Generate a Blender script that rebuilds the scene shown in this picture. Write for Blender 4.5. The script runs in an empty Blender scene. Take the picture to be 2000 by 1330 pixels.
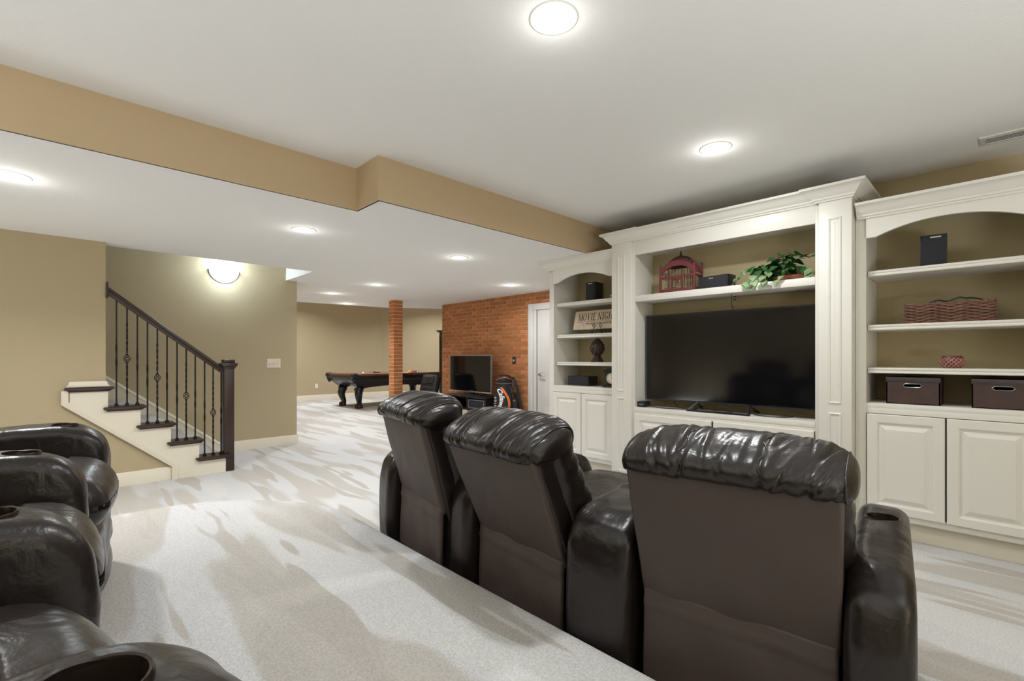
import bpy, bmesh, math, random
from mathutils import Vector, Matrix, noise
PI = math.pi
SC = bpy.context.scene
COL = SC.collection
rad = math.radians

# ------------------------------------------------------------------ camera, world, exposure
cam_d = bpy.data.cameras.new('camera')
cam = bpy.data.objects.new('camera', cam_d)
COL.objects.link(cam)
cam_d.sensor_width = 36.0
cam_d.lens = 922.0 / 2000.0 * 36.0
cam_d.shift_y = 0.0165
cam_d.clip_start = 0.02
cam.location = (0, 0, 1.15)
cam.rotation_euler = (PI / 2, 0, math.atan2(950, 922))
SC.camera = cam
w = bpy.data.worlds.new('world'); SC.world = w; w.use_nodes = True
w.node_tree.nodes['Background'].inputs[0].default_value = (0.9, 0.95, 1, 1)
w.node_tree.nodes['Background'].inputs[1].default_value = 0.25
SC.view_settings.view_transform = 'Standard'
SC.view_settings.look = 'None'
SC.view_settings.gamma = 1.0
SC.view_settings.use_curve_mapping = False
SC.view_settings.exposure = -0.36
SC.cycles.max_bounces = 10
SC.cycles.diffuse_bounces = 7
SC.cycles.sample_clamp_indirect = 6.0
SC.cycles.caustics_reflective = False
SC.cycles.caustics_refractive = False
LAMP_W = 15.5      # watts of each recessed lamp
GLOW_W = 1.1       # bulb glow that spills sideways over the ceiling

# added fill: unseen area lights beside and behind the camera, facing the ceiling
def bounce(x, y, z, size, watts, col):
    d = bpy.data.lights.new('bounce_fill', 'AREA'); d.shape = 'SQUARE'; d.size = size; d.energy = watts; d.color = col
    o = bpy.data.objects.new('bounce_fill', d); COL.objects.link(o); o.location = (x, y, z); o.rotation_euler = (PI, 0, 0)
COOL = (0.90, 0.96, 1.0)
bounce(2.0, 0.8, 0.6, 1.1, 120, COOL)
bounce(-0.9, -1.9, 0.9, 1.0, 70, COOL)
bounce(-4.5, -2.0, 0.2, 0.9, 24, COOL)

# main levels (metres)
ZL, ZC = 2.16, 2.446        # low ceiling, high ceiling
YW = 4.40                   # wall behind the media cabinets
YB = 5.38                   # brick wall
XS = -5.45                  # wall under/behind the stair
XT = -6.53                  # far wall of the stair
XF = -12.8                  # far wall of the games room

# ------------------------------------------------------------------ materials
def S(v): return tuple(v) + (1.0,)
def mat(name, col, rough=0.6, metal=0.0, var=0.0, vscale=6.0, bump=0.0, bscale=60.0, spec=0.5,
        col2=None, emit=None, estr=0.0, stretch=None, rnd=0.0, coat=0.0, detail=4.0):
    m = bpy.data.materials.new(name); m.use_nodes = True
    nt = m.node_tree; N = nt.nodes; L = nt.links
    b = N['Principled BSDF']
    b.inputs['Base Color'].default_value = S(col)
    b.inputs['Roughness'].default_value = rough
    b.inputs['Metallic'].default_value = metal
    b.inputs['Specular IOR Level'].default_value = spec
    b.inputs['Coat Weight'].default_value = coat
    if emit:
        b.inputs['Emission Color'].default_value = S(emit)
        b.inputs['Emission Strength'].default_value = estr
    tc = N.new('ShaderNodeTexCoord')
    src = tc.outputs['Object']
    if stretch:
        mp = N.new('ShaderNodeMapping'); mp.inputs['Scale'].default_value = stretch
        L.new(src, mp.inputs['Vector']); src = mp.outputs['Vector']
    if var > 0 or col2 or rnd:
        nz = N.new('ShaderNodeTexNoise'); nz.inputs['Scale'].default_value = vscale
        nz.inputs['Detail'].default_value = detail
        L.new(src, nz.inputs['Vector'])
        mx = N.new('ShaderNodeMix'); mx.data_type = 'RGBA'
        c2 = col2 if col2 else tuple(max(0, c * (1 - var)) for c in col)
        c1 = col if col2 else tuple(c * (1 + var) for c in col)
        mx.inputs[6].default_value = S(c1); mx.inputs[7].default_value = S(c2)
        L.new(nz.outputs['Fac'], mx.inputs[0])
        out = mx.outputs[2]
        if rnd:
            oi = N.new('ShaderNodeObjectInfo')
            hv = N.new('ShaderNodeHueSaturation')
            mr = N.new('ShaderNodeMapRange')
            mr.inputs['To Min'].default_value = 1 - rnd; mr.inputs['To Max'].default_value = 1 + rnd
            L.new(oi.outputs['Random'], mr.inputs['Value'])
            L.new(mr.outputs['Result'], hv.inputs['Value'])
            L.new(out, hv.inputs['Color']); out = hv.outputs['Color']
        L.new(out, b.inputs['Base Color'])
    if bump > 0:
        n2 = N.new('ShaderNodeTexNoise'); n2.inputs['Scale'].default_value = bscale
        n2.inputs['Detail'].default_value = 4
        L.new(src, n2.inputs['Vector'])
        bp = N.new('ShaderNodeBump'); bp.inputs['Strength'].default_value = bump
        bp.inputs['Distance'].default_value = 0.004
        L.new(n2.outputs['Fac'], bp.inputs['Height'])
        L.new(bp.outputs['Normal'], b.inputs['Normal'])
    return m

M = {}
M['ceiling'] = mat('ceiling_paint', (0.86, 0.85, 0.83), 0.9, bump=0.25, bscale=90, var=0.012, vscale=3)
M['tan'] = mat('tan_paint', (0.46, 0.38, 0.24), 0.75, bump=0.12, bscale=160, var=0.02, vscale=2)
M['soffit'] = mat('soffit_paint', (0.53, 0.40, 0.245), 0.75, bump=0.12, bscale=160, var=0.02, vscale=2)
M['olive'] = mat('cabinet_back_paint', (0.42, 0.345, 0.20), 0.7, bump=0.1, bscale=160, var=0.02, vscale=2)
M['cream'] = mat('cream_cabinet_paint', (0.75, 0.73, 0.67), 0.36, var=0.012, vscale=3)
M['trim'] = mat('cream_trim_paint', (0.77, 0.715, 0.60), 0.4, var=0.01, vscale=3)
M['door'] = mat('white_door_paint', (0.66, 0.645, 0.625), 0.4, var=0.01, vscale=3)
M['wood'] = mat('dark_stained_wood', (0.036, 0.019, 0.016), 0.3, var=0.35, vscale=9, stretch=(1, 1, 8), bump=0.08, bscale=30)
M['iron'] = mat('black_iron', (0.018, 0.014, 0.013), 0.38, metal=0.5, bump=0.2, bscale=120)
M['blackplastic'] = mat('black_plastic', (0.012, 0.012, 0.014), 0.4, bump=0.06, bscale=300)
M['blackwood'] = mat('black_painted_wood', (0.011, 0.010, 0.010), 0.3, var=0.2, vscale=20, bump=0.05, bscale=60)
M['grille'] = mat('speaker_cloth', (0.020, 0.021, 0.027), 0.8, bump=0.6, bscale=900)
M['screen'] = mat('screen_glass', (0.004, 0.004, 0.005), 0.09, spec=0.5, var=0.05, vscale=3)
M['silver'] = mat('brushed_silver', (0.55, 0.53, 0.51), 0.3, metal=0.9, bump=0.05, bscale=200)
M['chrome'] = mat('satin_nickel', (0.6, 0.58, 0.56), 0.22, metal=1.0, var=0.02)
M['white'] = mat('white_plastic', (0.83, 0.81, 0.76), 0.4, var=0.01)
M['almond'] = mat('almond_plastic', (0.78, 0.70, 0.57), 0.4, var=0.01)
M['red'] = mat('red_painted_wood', (0.165, 0.034, 0.036), 0.55, var=0.25, vscale=14, bump=0.1, bscale=60)
M['darkred'] = mat('dark_red_wood', (0.075, 0.02, 0.022), 0.5, var=0.2, vscale=14)
M['wire'] = mat('brass_wire', (0.45, 0.38, 0.22), 0.4, metal=0.6, var=0.05)
M['finial'] = mat('carved_brown_resin', (0.038, 0.017, 0.013), 0.42, var=0.4, vscale=18, bump=0.3, bscale=40)
M['boxfab'] = mat('brown_box_fabric', (0.058, 0.030, 0.024), 0.65, var=0.3, vscale=16, bump=0.3, bscale=120)
M['boxtrim'] = mat('dark_box_band', (0.045, 0.034, 0.034), 0.5, var=0.1, vscale=20, bump=0.2, bscale=200)
M['wicker'] = mat('brown_wicker', (0.12, 0.046, 0.028), 0.45, col2=(0.23, 0.115, 0.07), vscale=26, bump=0.3, bscale=90, rnd=0.25)
M['felt'] = mat('camel_felt', (0.42, 0.34, 0.24), 0.95, bump=0.2, bscale=500, var=0.03)
M['rail'] = mat('cherry_rail_wood', (0.20, 0.055, 0.028), 0.28, var=0.3, vscale=10, stretch=(1, 6, 1), bump=0.03)
M['darkgap'] = mat('dark_recess', (0.01, 0.009, 0.009), 0.8, var=0.1)  # near-black for shade painted into gaps, and for the recliner bases
M['terracotta'] = mat('terracotta_basket', (0.30, 0.10, 0.05), 0.55, var=0.3, vscale=30, bump=0.4, bscale=80)
M['soil'] = mat('dark_soil', (0.03, 0.022, 0.015), 0.9, var=0.3, vscale=40)
M['stem'] = mat('green_stem', (0.16, 0.20, 0.07), 0.6, var=0.2)
M['leaf'] = mat('variegated_leaf', (0.045, 0.16, 0.040), 0.4, col2=(0.022, 0.085, 0.028), vscale=30, rnd=0.45, bump=0.15, bscale=120)
M['leafpale'] = mat('pale_leaf', (0.30, 0.38, 0.19), 0.45, col2=(0.08, 0.22, 0.08), vscale=55, rnd=0.2, bump=0.15, bscale=120)
M['orange'] = mat('orange_print', (0.85, 0.19, 0.035), 0.5, var=0.03)
M['redpipe'] = mat('red_piping', (0.75, 0.11, 0.06), 0.5, var=0.03)
M['whiteprint'] = mat('white_print', (0.85, 0.85, 0.85), 0.5, var=0.01)
M['bagfab'] = mat('black_bag_nylon', (0.011, 0.011, 0.012), 0.42, var=0.2, vscale=20, bump=0.2, bscale=60)
M['baggrey'] = mat('grey_bag_panel', (0.10, 0.11, 0.13), 0.5, var=0.2, vscale=12)
M['ink'] = mat('dark_ink', (0.035, 0.025, 0.035), 0.7, var=0.1)
M['clockface'] = mat('clock_face_paper', (0.78, 0.72, 0.60), 0.5, var=0.03)
M['mortar'] = mat('tan_mortar', (0.86, 0.58, 0.34), 0.9, var=0.15, vscale=12, bump=0.3, bscale=120)
M['brick'] = mat('fired_brick', (0.54, 0.225, 0.078), 0.75, col2=(0.38, 0.13, 0.048), vscale=22, rnd=0.22, bump=0.4, bscale=70)
M['brickstuff'] = M['brick']
M['lamp'] = mat('lamp_diffuser', (1, 1, 1), 0.5, emit=(1.0, 0.985, 0.96), estr=14.0, var=0.001)
M['sconceglass'] = mat('frosted_lamp_glass', (1, 1, 1), 0.5, emit=(0.95, 0.98, 1.0), estr=9.0, var=0.001)
M['metalgrey'] = mat('pewter_metal', (0.30, 0.31, 0.33), 0.35, metal=0.8, var=0.05)
M['ventpaint'] = mat('vent_paint', (0.70, 0.68, 0.64), 0.5, var=0.02)

def leather(name, col, rough, wr=0.35):
    m = bpy.data.materials.new(name); m.use_nodes = True
    nt = m.node_tree; N = nt.nodes; L = nt.links
    b = N['Principled BSDF']
    b.inputs['Roughness'].default_value = rough
    b.inputs['Specular IOR Level'].default_value = 0.5
    tc = N.new('ShaderNodeTexCoord')
    nz = N.new('ShaderNodeTexNoise'); nz.inputs['Scale'].default_value = 5; nz.inputs['Detail'].default_value = 5
    L.new(tc.outputs['Object'], nz.inputs['Vector'])
    mx = N.new('ShaderNodeMix'); mx.data_type = 'RGBA'
    mx.inputs[6].default_value = S(tuple(c * 0.75 for c in col)); mx.inputs[7].default_value = S(tuple(c * 1.3 for c in col))
    L.new(nz.outputs['Fac'], mx.inputs[0]); L.new(mx.outputs[2], b.inputs['Base Color'])
    mr = N.new('ShaderNodeMapRange')
    mr.inputs['To Min'].default_value = rough - 0.07; mr.inputs['To Max'].default_value = rough + 0.09
    L.new(nz.outputs['Fac'], mr.inputs['Value']); L.new(mr.outputs['Result'], b.inputs['Roughness'])
    vo = N.new('ShaderNodeTexVoronoi'); vo.inputs['Scale'].default_value = 260
    L.new(tc.outputs['Object'], vo.inputs['Vector'])
    n2 = N.new('ShaderNodeTexNoise'); n2.inputs['Scale'].default_value = 14; n2.inputs['Detail'].default_value = 3
    n2.inputs['Distortion'].default_value = 0.8
    L.new(tc.outputs['Object'], n2.inputs['Vector'])
    b1 = N.new('ShaderNodeBump'); b1.inputs['Strength'].default_value = wr; b1.inputs['Distance'].default_value = 0.02
    L.new(n2.outputs['Fac'], b1.inputs['Height'])
    b2 = N.new('ShaderNodeBump'); b2.inputs['Strength'].default_value = 0.12; b2.inputs['Distance'].default_value = 0.001
    L.new(vo.outputs['Distance'], b2.inputs['Height']); L.new(b1.outputs['Normal'], b2.inputs['Normal'])
    L.new(b2.outputs['Normal'], b.inputs['Normal'])
    return m
M['leather'] = leather('dark_brown_leather', (0.0125, 0.0085, 0.0078), 0.30, 0.22)
M['vinyl'] = leather('brown_vinyl_back', (0.068, 0.049, 0.043), 0.55, 0.08)
M['chairleather'] = leather('black_chair_leather', (0.009, 0.0095, 0.0105), 0.42, 0.12)

def carpet_mat():
    m = bpy.data.materials.new('beige_carpet'); m.use_nodes = True
    nt = m.node_tree; N = nt.nodes; L = nt.links
    b = N['Principled BSDF']
    b.inputs['Roughness'].default_value = 0.95
    b.inputs['Specular IOR Level'].default_value = 0.15
    b.inputs['Sheen Weight'].default_value = 0.15
    tc = N.new('ShaderNodeTexCoord')
    def streak(rot, sc, scale, lo, hi, dist, dscale=1.0):
        dn = N.new('ShaderNodeTexNoise'); dn.inputs['Scale'].default_value = 1.1 * dscale; dn.inputs['Detail'].default_value = 1
        L.new(tc.outputs['Object'], dn.inputs['Vector'])
        mxv = N.new('ShaderNodeMix'); mxv.data_type = 'VECTOR'; mxv.inputs[0].default_value = dist
        L.new(tc.outputs['Object'], mxv.inputs[4]); L.new(dn.outputs['Color'], mxv.inputs[5])
        mp = N.new('ShaderNodeMapping'); mp.inputs['Rotation'].default_value = (0, 0, rot); mp.inputs['Scale'].default_value = sc
        L.new(mxv.outputs[1], mp.inputs['Vector'])
        nz = N.new('ShaderNodeTexNoise'); nz.inputs['Scale'].default_value = scale; nz.inputs['Detail'].default_value = 1.2
        nz.inputs['Roughness'].default_value = 0.45
        L.new(mp.outputs['Vector'], nz.inputs['Vector'])
        r = N.new('ShaderNodeMapRange'); r.interpolation_type = 'SMOOTHSTEP'
        r.inputs['From Min'].default_value = lo; r.inputs['From Max'].default_value = hi
        L.new(nz.outputs['Fac'], r.inputs['Value'])
        return r.outputs['Result']
    s1 = streak(rad(4), (0.5, 3.4, 1), 1.25, 0.50, 0.55, 0.10, 0.8)
    s2 = streak(rad(86), (0.42, 2.2, 1), 1.1, 0.56, 0.59, 0.10, 0.8)
    s3 = streak(rad(-8), (0.6, 4.6, 1), 2.0, 0.58, 0.62, 0.12, 1.2)
    mA = N.new('ShaderNodeMix'); mA.data_type = 'RGBA'
    mA.inputs[6].default_value = S((0.60, 0.597, 0.597)); mA.inputs[7].default_value = S((0.505, 0.475, 0.44))
    L.new(s1, mA.inputs[0])
    mB = N.new('ShaderNodeMix'); mB.data_type = 'RGBA'; mB.inputs[7].default_value = S((0.63, 0.625, 0.615))
    L.new(mA.outputs[2], mB.inputs[6]); L.new(s2, mB.inputs[0])
    mC = N.new('ShaderNodeMix'); mC.data_type = 'RGBA'; mC.inputs[7].default_value = S((0.475, 0.445, 0.41))
    L.new(mB.outputs[2], mC.inputs[6]); L.new(s3, mC.inputs[0])
    fn = N.new('ShaderNodeTexNoise'); fn.inputs['Scale'].default_value = 130; fn.inputs['Detail'].default_value = 3
    L.new(tc.outputs['Object'], fn.inputs['Vector'])
    fr = N.new('ShaderNodeMapRange'); fr.inputs['From Min'].default_value = 0.3; fr.inputs['From Max'].default_value = 0.7
    fr.inputs['To Min'].default_value = 0.84; fr.inputs['To Max'].default_value = 1.12
    L.new(fn.outputs['Fac'], fr.inputs['Value'])
    mm = N.new('ShaderNodeMix'); mm.data_type = 'RGBA'; mm.blend_type = 'MULTIPLY'; mm.inputs[0].default_value = 1
    L.new(mC.outputs[2], mm.inputs[6]); L.new(fr.outputs['Result'], mm.inputs[7])
    L.new(mm.outputs[2], b.inputs['Base Color'])
    bp = N.new('ShaderNodeBump'); bp.inputs['Strength'].default_value = 0.5; bp.inputs['Distance'].default_value = 0.008
    L.new(fn.outputs['Fac'], bp.inputs['Height']); L.new(bp.outputs['Normal'], b.inputs['Normal'])
    return m
M['carpet'] = carpet_mat()

# ------------------------------------------------------------------ mesh helpers
def finish(bm, name, m, parent=None, smooth=False, loc=None, rot=None):
    bmesh.ops.recalc_face_normals(bm, faces=bm.faces)
    me = bpy.data.meshes.new(name); bm.to_mesh(me); bm.free()
    if m is not None:
        for x in (m if isinstance(m, (list, tuple)) else [m]): me.materials.append(x)
    if smooth:
        for p in me.polygons: p.use_smooth = True
        if smooth != 'all':
            try: me.set_sharp_from_angle(angle=rad(38 if smooth is True else smooth))
            except Exception: pass
    return link(name, me, parent, loc, rot)
def link(name, me, parent=None, loc=None, rot=None):
    o = bpy.data.objects.new(name, me); COL.objects.link(o)
    if parent is not None: o.parent = parent
    if loc is not None: o.location = loc
    if rot is not None: o.rotation_euler = rot
    return o
def thing(name, label, cat, loc=(0, 0, 0), rotz=0, group=None):
    o = bpy.data.objects.new(name, None); COL.objects.link(o)
    o.empty_display_size = 0.1
    o.location = loc; o.rotation_euler = (0, 0, rotz)
    return tag(o, label, cat, group)
def tag(o, label, cat, group=None):
    o['label'] = label; o['category'] = cat
    if group: o['group'] = group
    return o
def struct(o, label=None):
    o['kind'] = 'structure'
    if label: o['label'] = label
    return o
def B(): return bmesh.new()
def add_box(bm, x0, x1, y0, y1, z0, z1, bev=0.0, seg=2, mtx=None):
    if x1 < x0: x0, x1 = x1, x0
    if y1 < y0: y0, y1 = y1, y0
    if z1 < z0: z0, z1 = z1, z0
    vs = [bm.verts.new((x, y, z)) for z in (z0, z1) for y in (y0, y1) for x in (x0, x1)]
    f = [(0, 2, 3, 1), (4, 5, 7, 6), (0, 1, 5, 4), (2, 6, 7, 3), (0, 4, 6, 2), (1, 3, 7, 5)]
    fs = [bm.faces.new([vs[i] for i in q]) for q in f]
    if bev > 0:
        es = list({e for q in fs for e in q.edges})
        r = bmesh.ops.bevel(bm, geom=es, offset=bev, segments=seg, affect='EDGES', profile=0.5)
        vs = list({v for q in r['faces'] for v in q.verts} | {v for v in vs if v.is_valid})
    if mtx is not None:
        for v in vs:
            if v.is_valid: v.co = mtx @ v.co
    return vs
def boxo(name, m, x0, x1, y0, y1, z0, z1, bev=0.004, parent=None, seg=2, **k):
    bm = B(); add_box(bm, x0, x1, y0, y1, z0, z1, bev, seg)
    return finish(bm, name, m, parent, smooth=bev > 0, **k)
def add_prism(bm, pts, fn0, fn1):
    """closed polygon pts (a,b) mapped by fn0 / fn1 to the two caps"""
    a = [bm.verts.new(fn0(p)) for p in pts]; b = [bm.verts.new(fn1(p)) for p in pts]
    n = len(pts)
    bm.faces.new(a); bm.faces.new(b[::-1])
    for i in range(n): bm.faces.new([a[i], b[i], b[(i + 1) % n], a[(i + 1) % n]])
def add_lathe(bm, prof, seg=20, c=(0, 0, 0), sx=1.0, sy=1.0, cap=True, axis='z'):
    rings = []
    for r, z in prof:
        ring = []
        for i in range(seg):
            a = 2 * PI * i / seg
            p = (c[0] + r * sx * math.cos(a), c[1] + r * sy * math.sin(a), c[2] + z)
            if axis == 'y': p = (c[0] + r * sx * math.cos(a), c[1] + z, c[2] + r * sy * math.sin(a))
            if axis == 'x': p = (c[0] + z, c[1] + r * sx * math.cos(a), c[2] + r * sy * math.sin(a))
            ring.append(bm.verts.new(p))
        rings.append(ring)
    for j in range(len(rings) - 1):
        for i in range(seg):
            bm.faces.new([rings[j][i], rings[j][(i + 1) % seg], rings[j + 1][(i + 1) % seg], rings[j + 1][i]])
    if cap:
        bm.faces.new(rings[0][::-1]); bm.faces.new(rings[-1])
def add_tube(bm, pts, r, seg=8, cap=True):
    pts = [Vector(p) for p in pts]
    rs = r if isinstance(r, (list, tuple)) else [r] * len(pts)
    rings = []; prev = None
    for i, p in enumerate(pts):
        t = (pts[min(i + 1, len(pts) - 1)] - pts[max(i - 1, 0)]).normalized()
        if prev is None:
            up = Vector((0, 0, 1)) if abs(t.z) < 0.9 else Vector((1, 0, 0))
            nrm = t.cross(up).normalized()
        else:
            nrm = (prev - t * prev.dot(t)).normalized()
        prev = nrm; bn = t.cross(nrm)
        rings.append([bm.verts.new(p + (nrm * math.cos(2 * PI * k / seg) + bn * math.sin(2 * PI * k / seg)) * rs[i]) for k in range(seg)])
    for j in range(len(rings) - 1):
        for k in range(seg):
            bm.faces.new([rings[j][k], rings[j][(k + 1) % seg], rings[j + 1][(k + 1) % seg], rings[j + 1][k]])
    if cap:
        bm.faces.new(rings[0][::-1]); bm.faces.new(rings[-1])
def spline(pts, n, closed=False):
    pts = [Vector(p) for p in pts]; out = []; N = len(pts)
    segs = N if closed else N - 1
    for s in range(segs):
        if closed: p0, p1, p2, p3 = pts[(s - 1) % N], pts[s], pts[(s + 1) % N], pts[(s + 2) % N]
        else: p0, p1, p2, p3 = pts[max(s - 1, 0)], pts[s], pts[s + 1], pts[min(s + 2, N - 1)]
        for k in range(n):
            t = k / n
            out.append(0.5 * ((2 * p1) + (p2 - p0) * t + (2 * p0 - 5 * p1 + 4 * p2 - p3) * t * t + (3 * p1 - p0 - 3 * p2 + p3) * t ** 3))
    if not closed: out.append(pts[-1])
    return out
def add_rbox(bm, sx, sy, sz, r, nx, ny, nz, fn=None):
    """rounded box centred at the origin, fine grid; fn moves each point"""
    h = (sx / 2, sy / 2, sz / 2); inn = [max(a - r, 0) for a in h]
    cache = {}
    def V(p):
        key = tuple(round(a, 6) for a in p)
        if key not in cache:
            q = Vector([max(-inn[i], min(inn[i], p[i])) for i in range(3)])
            d = Vector(p) - q
            # equalise: direction from the inner box
            if d.length > 1e-9: q = q + d.normalized() * r
            if fn: q = Vector(fn(q))
            cache[key] = bm.verts.new(q)
        return cache[key]
    def line(n, hh, ii):
        # samples with extra density in the rounded rim
        k = 4
        a = [-hh + (hh - ii) * (1 - math.cos(t / k * PI / 2)) if False else -hh + (hh - ii) * t / k for t in range(k)]
        b = [-ii + 2 * ii * t / n for t in range(n + 1)]
        return a + b + [-x for x in a[::-1]]
    X, Y_, Z_ = line(nx, h[0], inn[0]), line(ny, h[1], inn[1]), line(nz, h[2], inn[2])
    def grid(A, C, mk):
        for i in range(len(A) - 1):
            for j in range(len(C) - 1):
                q = [V(mk(A[i], C[j])), V(mk(A[i + 1], C[j])), V(mk(A[i + 1], C[j + 1])), V(mk(A[i], C[j + 1]))]
                u = []
                for v in q:
                    if v not in u: u.append(v)
                if len(u) > 2:
                    try: bm.faces.new(u)
                    except ValueError: pass
    for s in (-1, 1):
        grid(X, Y_, lambda a, b, s=s: (a, b, s * h[2]))
        grid(X, Z_, lambda a, b, s=s: (a, s * h[1], b))
        grid(Y_, Z_, lambda a, b, s=s: (s * h[0], a, b))
def add_rings(bm, rects, fn):
    """nested rectangles (x0,x1,z0,z1,depth) joined by faces, the last one closed; fn(x,z,d) -> point"""
    prev = None
    for x0, x1, z0, z1, d in rects:
        ring = [bm.verts.new(fn(x, z, d)) for x, z in ((x0, z0), (x1, z0), (x1, z1), (x0, z1))]
        if prev:
            for i in range(4): bm.faces.new([prev[i], prev[(i + 1) % 4], ring[(i + 1) % 4], ring[i]])
        prev = ring
    bm.faces.new(prev)
def raised_panel(bm, x0, x1, z0, z1, y, t=0.02, stile=0.055):
    """cabinet door facing -Y with its face at y - t"""
    f = lambda x, z, d: (x, y - d, z)
    def R(i, d): return (x0 + i, x1 - i, z0 + i, z1 - i, d)
    add_rings(bm, [R(0, 0), R(0, t - .004), R(.004, t), R(stile - .006, t), R(stile, t - .003), R(stile + .004, t - .011), R(stile + .014, t - .011), R(stile + .04, t - .001), R(stile + .046, t - .001)], f)
def frame_panel(bm, x0, x1, z0, z1, y, wd=0.016, t=0.010, rec=0.006):
    """applied moulding frame round a recessed panel, facing -Y"""
    f = lambda x, z, d: (x, y - d, z)
    def R(i, d): return (x0 + i, x1 - i, z0 + i, z1 - i, d)
    add_rings(bm, [R(0, 0), R(0.001, t * .6), R(wd * .35, t), R(wd * .7, t * .8), R(wd, -rec), R(wd + .012, -rec), R(wd + .02, -rec + .004)], f)
def sweep_profile(bm, path, prof, z0):
    """moulding: profile (out, up) swept along an XY path with mitred corners; out is to the right of the path"""
    P = [Vector((p[0], p[1])) for p in path]; n = len(P)
    offs = []
    for i in range(n):
        def nr(a, b):
            d = (b - a).normalized(); return Vector((d.y, -d.x))
        if i == 0: o = nr(P[0], P[1])
        elif i == n - 1: o = nr(P[n - 2], P[n - 1])
        else:
            a, b = nr(P[i - 1], P[i]), nr(P[i], P[i + 1])
            o = (a + b) / max(0.2, 1 + a.dot(b))
        offs.append(o)
    rings = [[bm.verts.new((P[i].x + offs[i].x * o, P[i].y + offs[i].y * o, z0 + u)) for o, u in prof] for i in range(n)]
    m = len(prof)
    for i in range(n - 1):
        for k in range(m): bm.faces.new([rings[i][k], rings[i + 1][k], rings[i + 1][(k + 1) % m], rings[i][(k + 1) % m]])
    bm.faces.new(rings[0]); bm.faces.new(rings[-1][::-1])
CROWN = [(0, 0), (0.010, 0), (0.012, 0.010), (0.022, 0.014), (0.024, 0.026), (0.034, 0.032), (0.043, 0.047), (0.056, 0.064), (0.074, 0.076), (0.082, 0.078), (0.084, 0.094), (0.0, 0.094)]

# ------------------------------------------------------------------ setting: floor, walls, ceilings
def slab(name, m, pts, z0, z1, parent=None):
    bm = B(); add_prism(bm, pts, lambda p: (p[0], p[1], z0), lambda p: (p[0], p[1], z1))
    return finish(bm, name, m, parent)
struct(slab('floor', M['carpet'], [(-13.2, -3.0), (3.0, -3.0), (3.0, 10.5), (-13.2, 10.5)], -0.12, 0.0))
# raised seating platform with a rounded corner
def platform():
    c = [(2.6, 1.305), (1.0, 1.305), (-0.5, 1.305), (-1.8, 1.305), (-2.5, 1.31)]
    arc = [(-2.5, 1.312), (-2.78, 1.315), (-3.05, 1.275), (-3.30, 1.16), (-3.52, 0.97), (-3.67, 0.77), (-3.755, 0.52), (-3.77, 0.28), (-3.77, -0.1)]
    pts = [Vector((p[0], p[1])) for p in c[:-1]] + [Vector((p.x, p.y)) for p in spline([(a, b, 0) for a, b in arc], 5)] + [Vector((-3.77, -2.58)), Vector((2.6, -2.58))]
    bm = B(); prev = None; n = len(pts)
    cen = Vector((-0.8, -0.6))
    def inset(d):
        out = []
        for i, p in enumerate(pts):
            a, b = pts[i - 1], pts[(i + 1) % n]
            d1 = (p - a).normalized(); d2 = (b - p).normalized()
            n1 = Vector((-d1.y, d1.x)); n2 = Vector((-d2.y, d2.x))
            o = (n1 + n2) / max(0.3, 1 + n1.dot(n2))
            out.append(p + o * d)
        return out
    for d, z in ((0.0, 0.0), (0.0, 0.158), (0.004, 0.172), (0.014, 0.184), (0.03, 0.19), (0.06, 0.19)):
        ring = [bm.verts.new((q.x, q.y, z)) for q in inset(d)]
        if prev:
            for i in range(n): bm.faces.new([prev[i], prev[(i + 1) % n], ring[(i + 1) % n], ring[i]])
        prev = ring
    bm.faces.new(prev)
    return finish(bm, 'floor_platform', M['carpet'], smooth=50)
struct(platform(), 'carpeted seating platform with a rounded corner')

def wall(name, m, x0, x1, y0, y1, z0, z1): return struct(boxo(name, m, x0, x1, y0, y1, z0, z1, 0))
wall('wall_back', M['tan'], -3.36, 2.7, YW, YW + 0.1, 0, ZC)
wall('wall_right', M['tan'], 2.6, 2.7, -2.6, YW, 0, ZC)
wall('wall_front', M['tan'], -13.0, 2.7, -2.7, -2.6, 0, 4.6)
# stair-side wall: tall part plus the triangle under the stair
bm = B()
pl = [(-2.6, 0), (0.83, 0), (0.83, 0.14), (0.12, 0.80), (0.326, 0.90), (0.326, 4.6), (-2.6, 4.6)]
add_prism(bm, pl, lambda p: (XS, p[0], p[1]), lambda p: (XS - 0.1, p[0], p[1]))
struct(finish(bm, 'wall_left', M['tan']))
wall('wall_stair', M['tan'], XT - 0.1, XT, -2.6, 2.33, 0, 4.6)
wall('wall_passage', M['tan'], -12.8, XT - 0.1, 2.23, 2.33, 0, 3.0)
wall('wall_far', M['tan'], XF - 0.1, XF, 2.23, 7.0, 0, 3.0)
bm = B(); add_prism(bm, [(-12.8, 7.0), (-10.2, 9.9), (-10.3, 10.0), (-12.9, 7.05)], lambda p: (p[0], p[1], 0), lambda p: (p[0], p[1], 3.0))
struct(finish(bm, 'wall_bay', M['tan']))
wall('wall_end', M['tan'], -10.3, -7.3, 9.9, 10.0, 0, 3.0)
wall('wall_return', M['tan'], -3.36, -3.26, YW + 0.1, YB, 0, ZL)
wall('wall_partition', M['tan'], -7.47, -7.33, YB + 0.12, 9.9, 0, 3.0)
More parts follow.
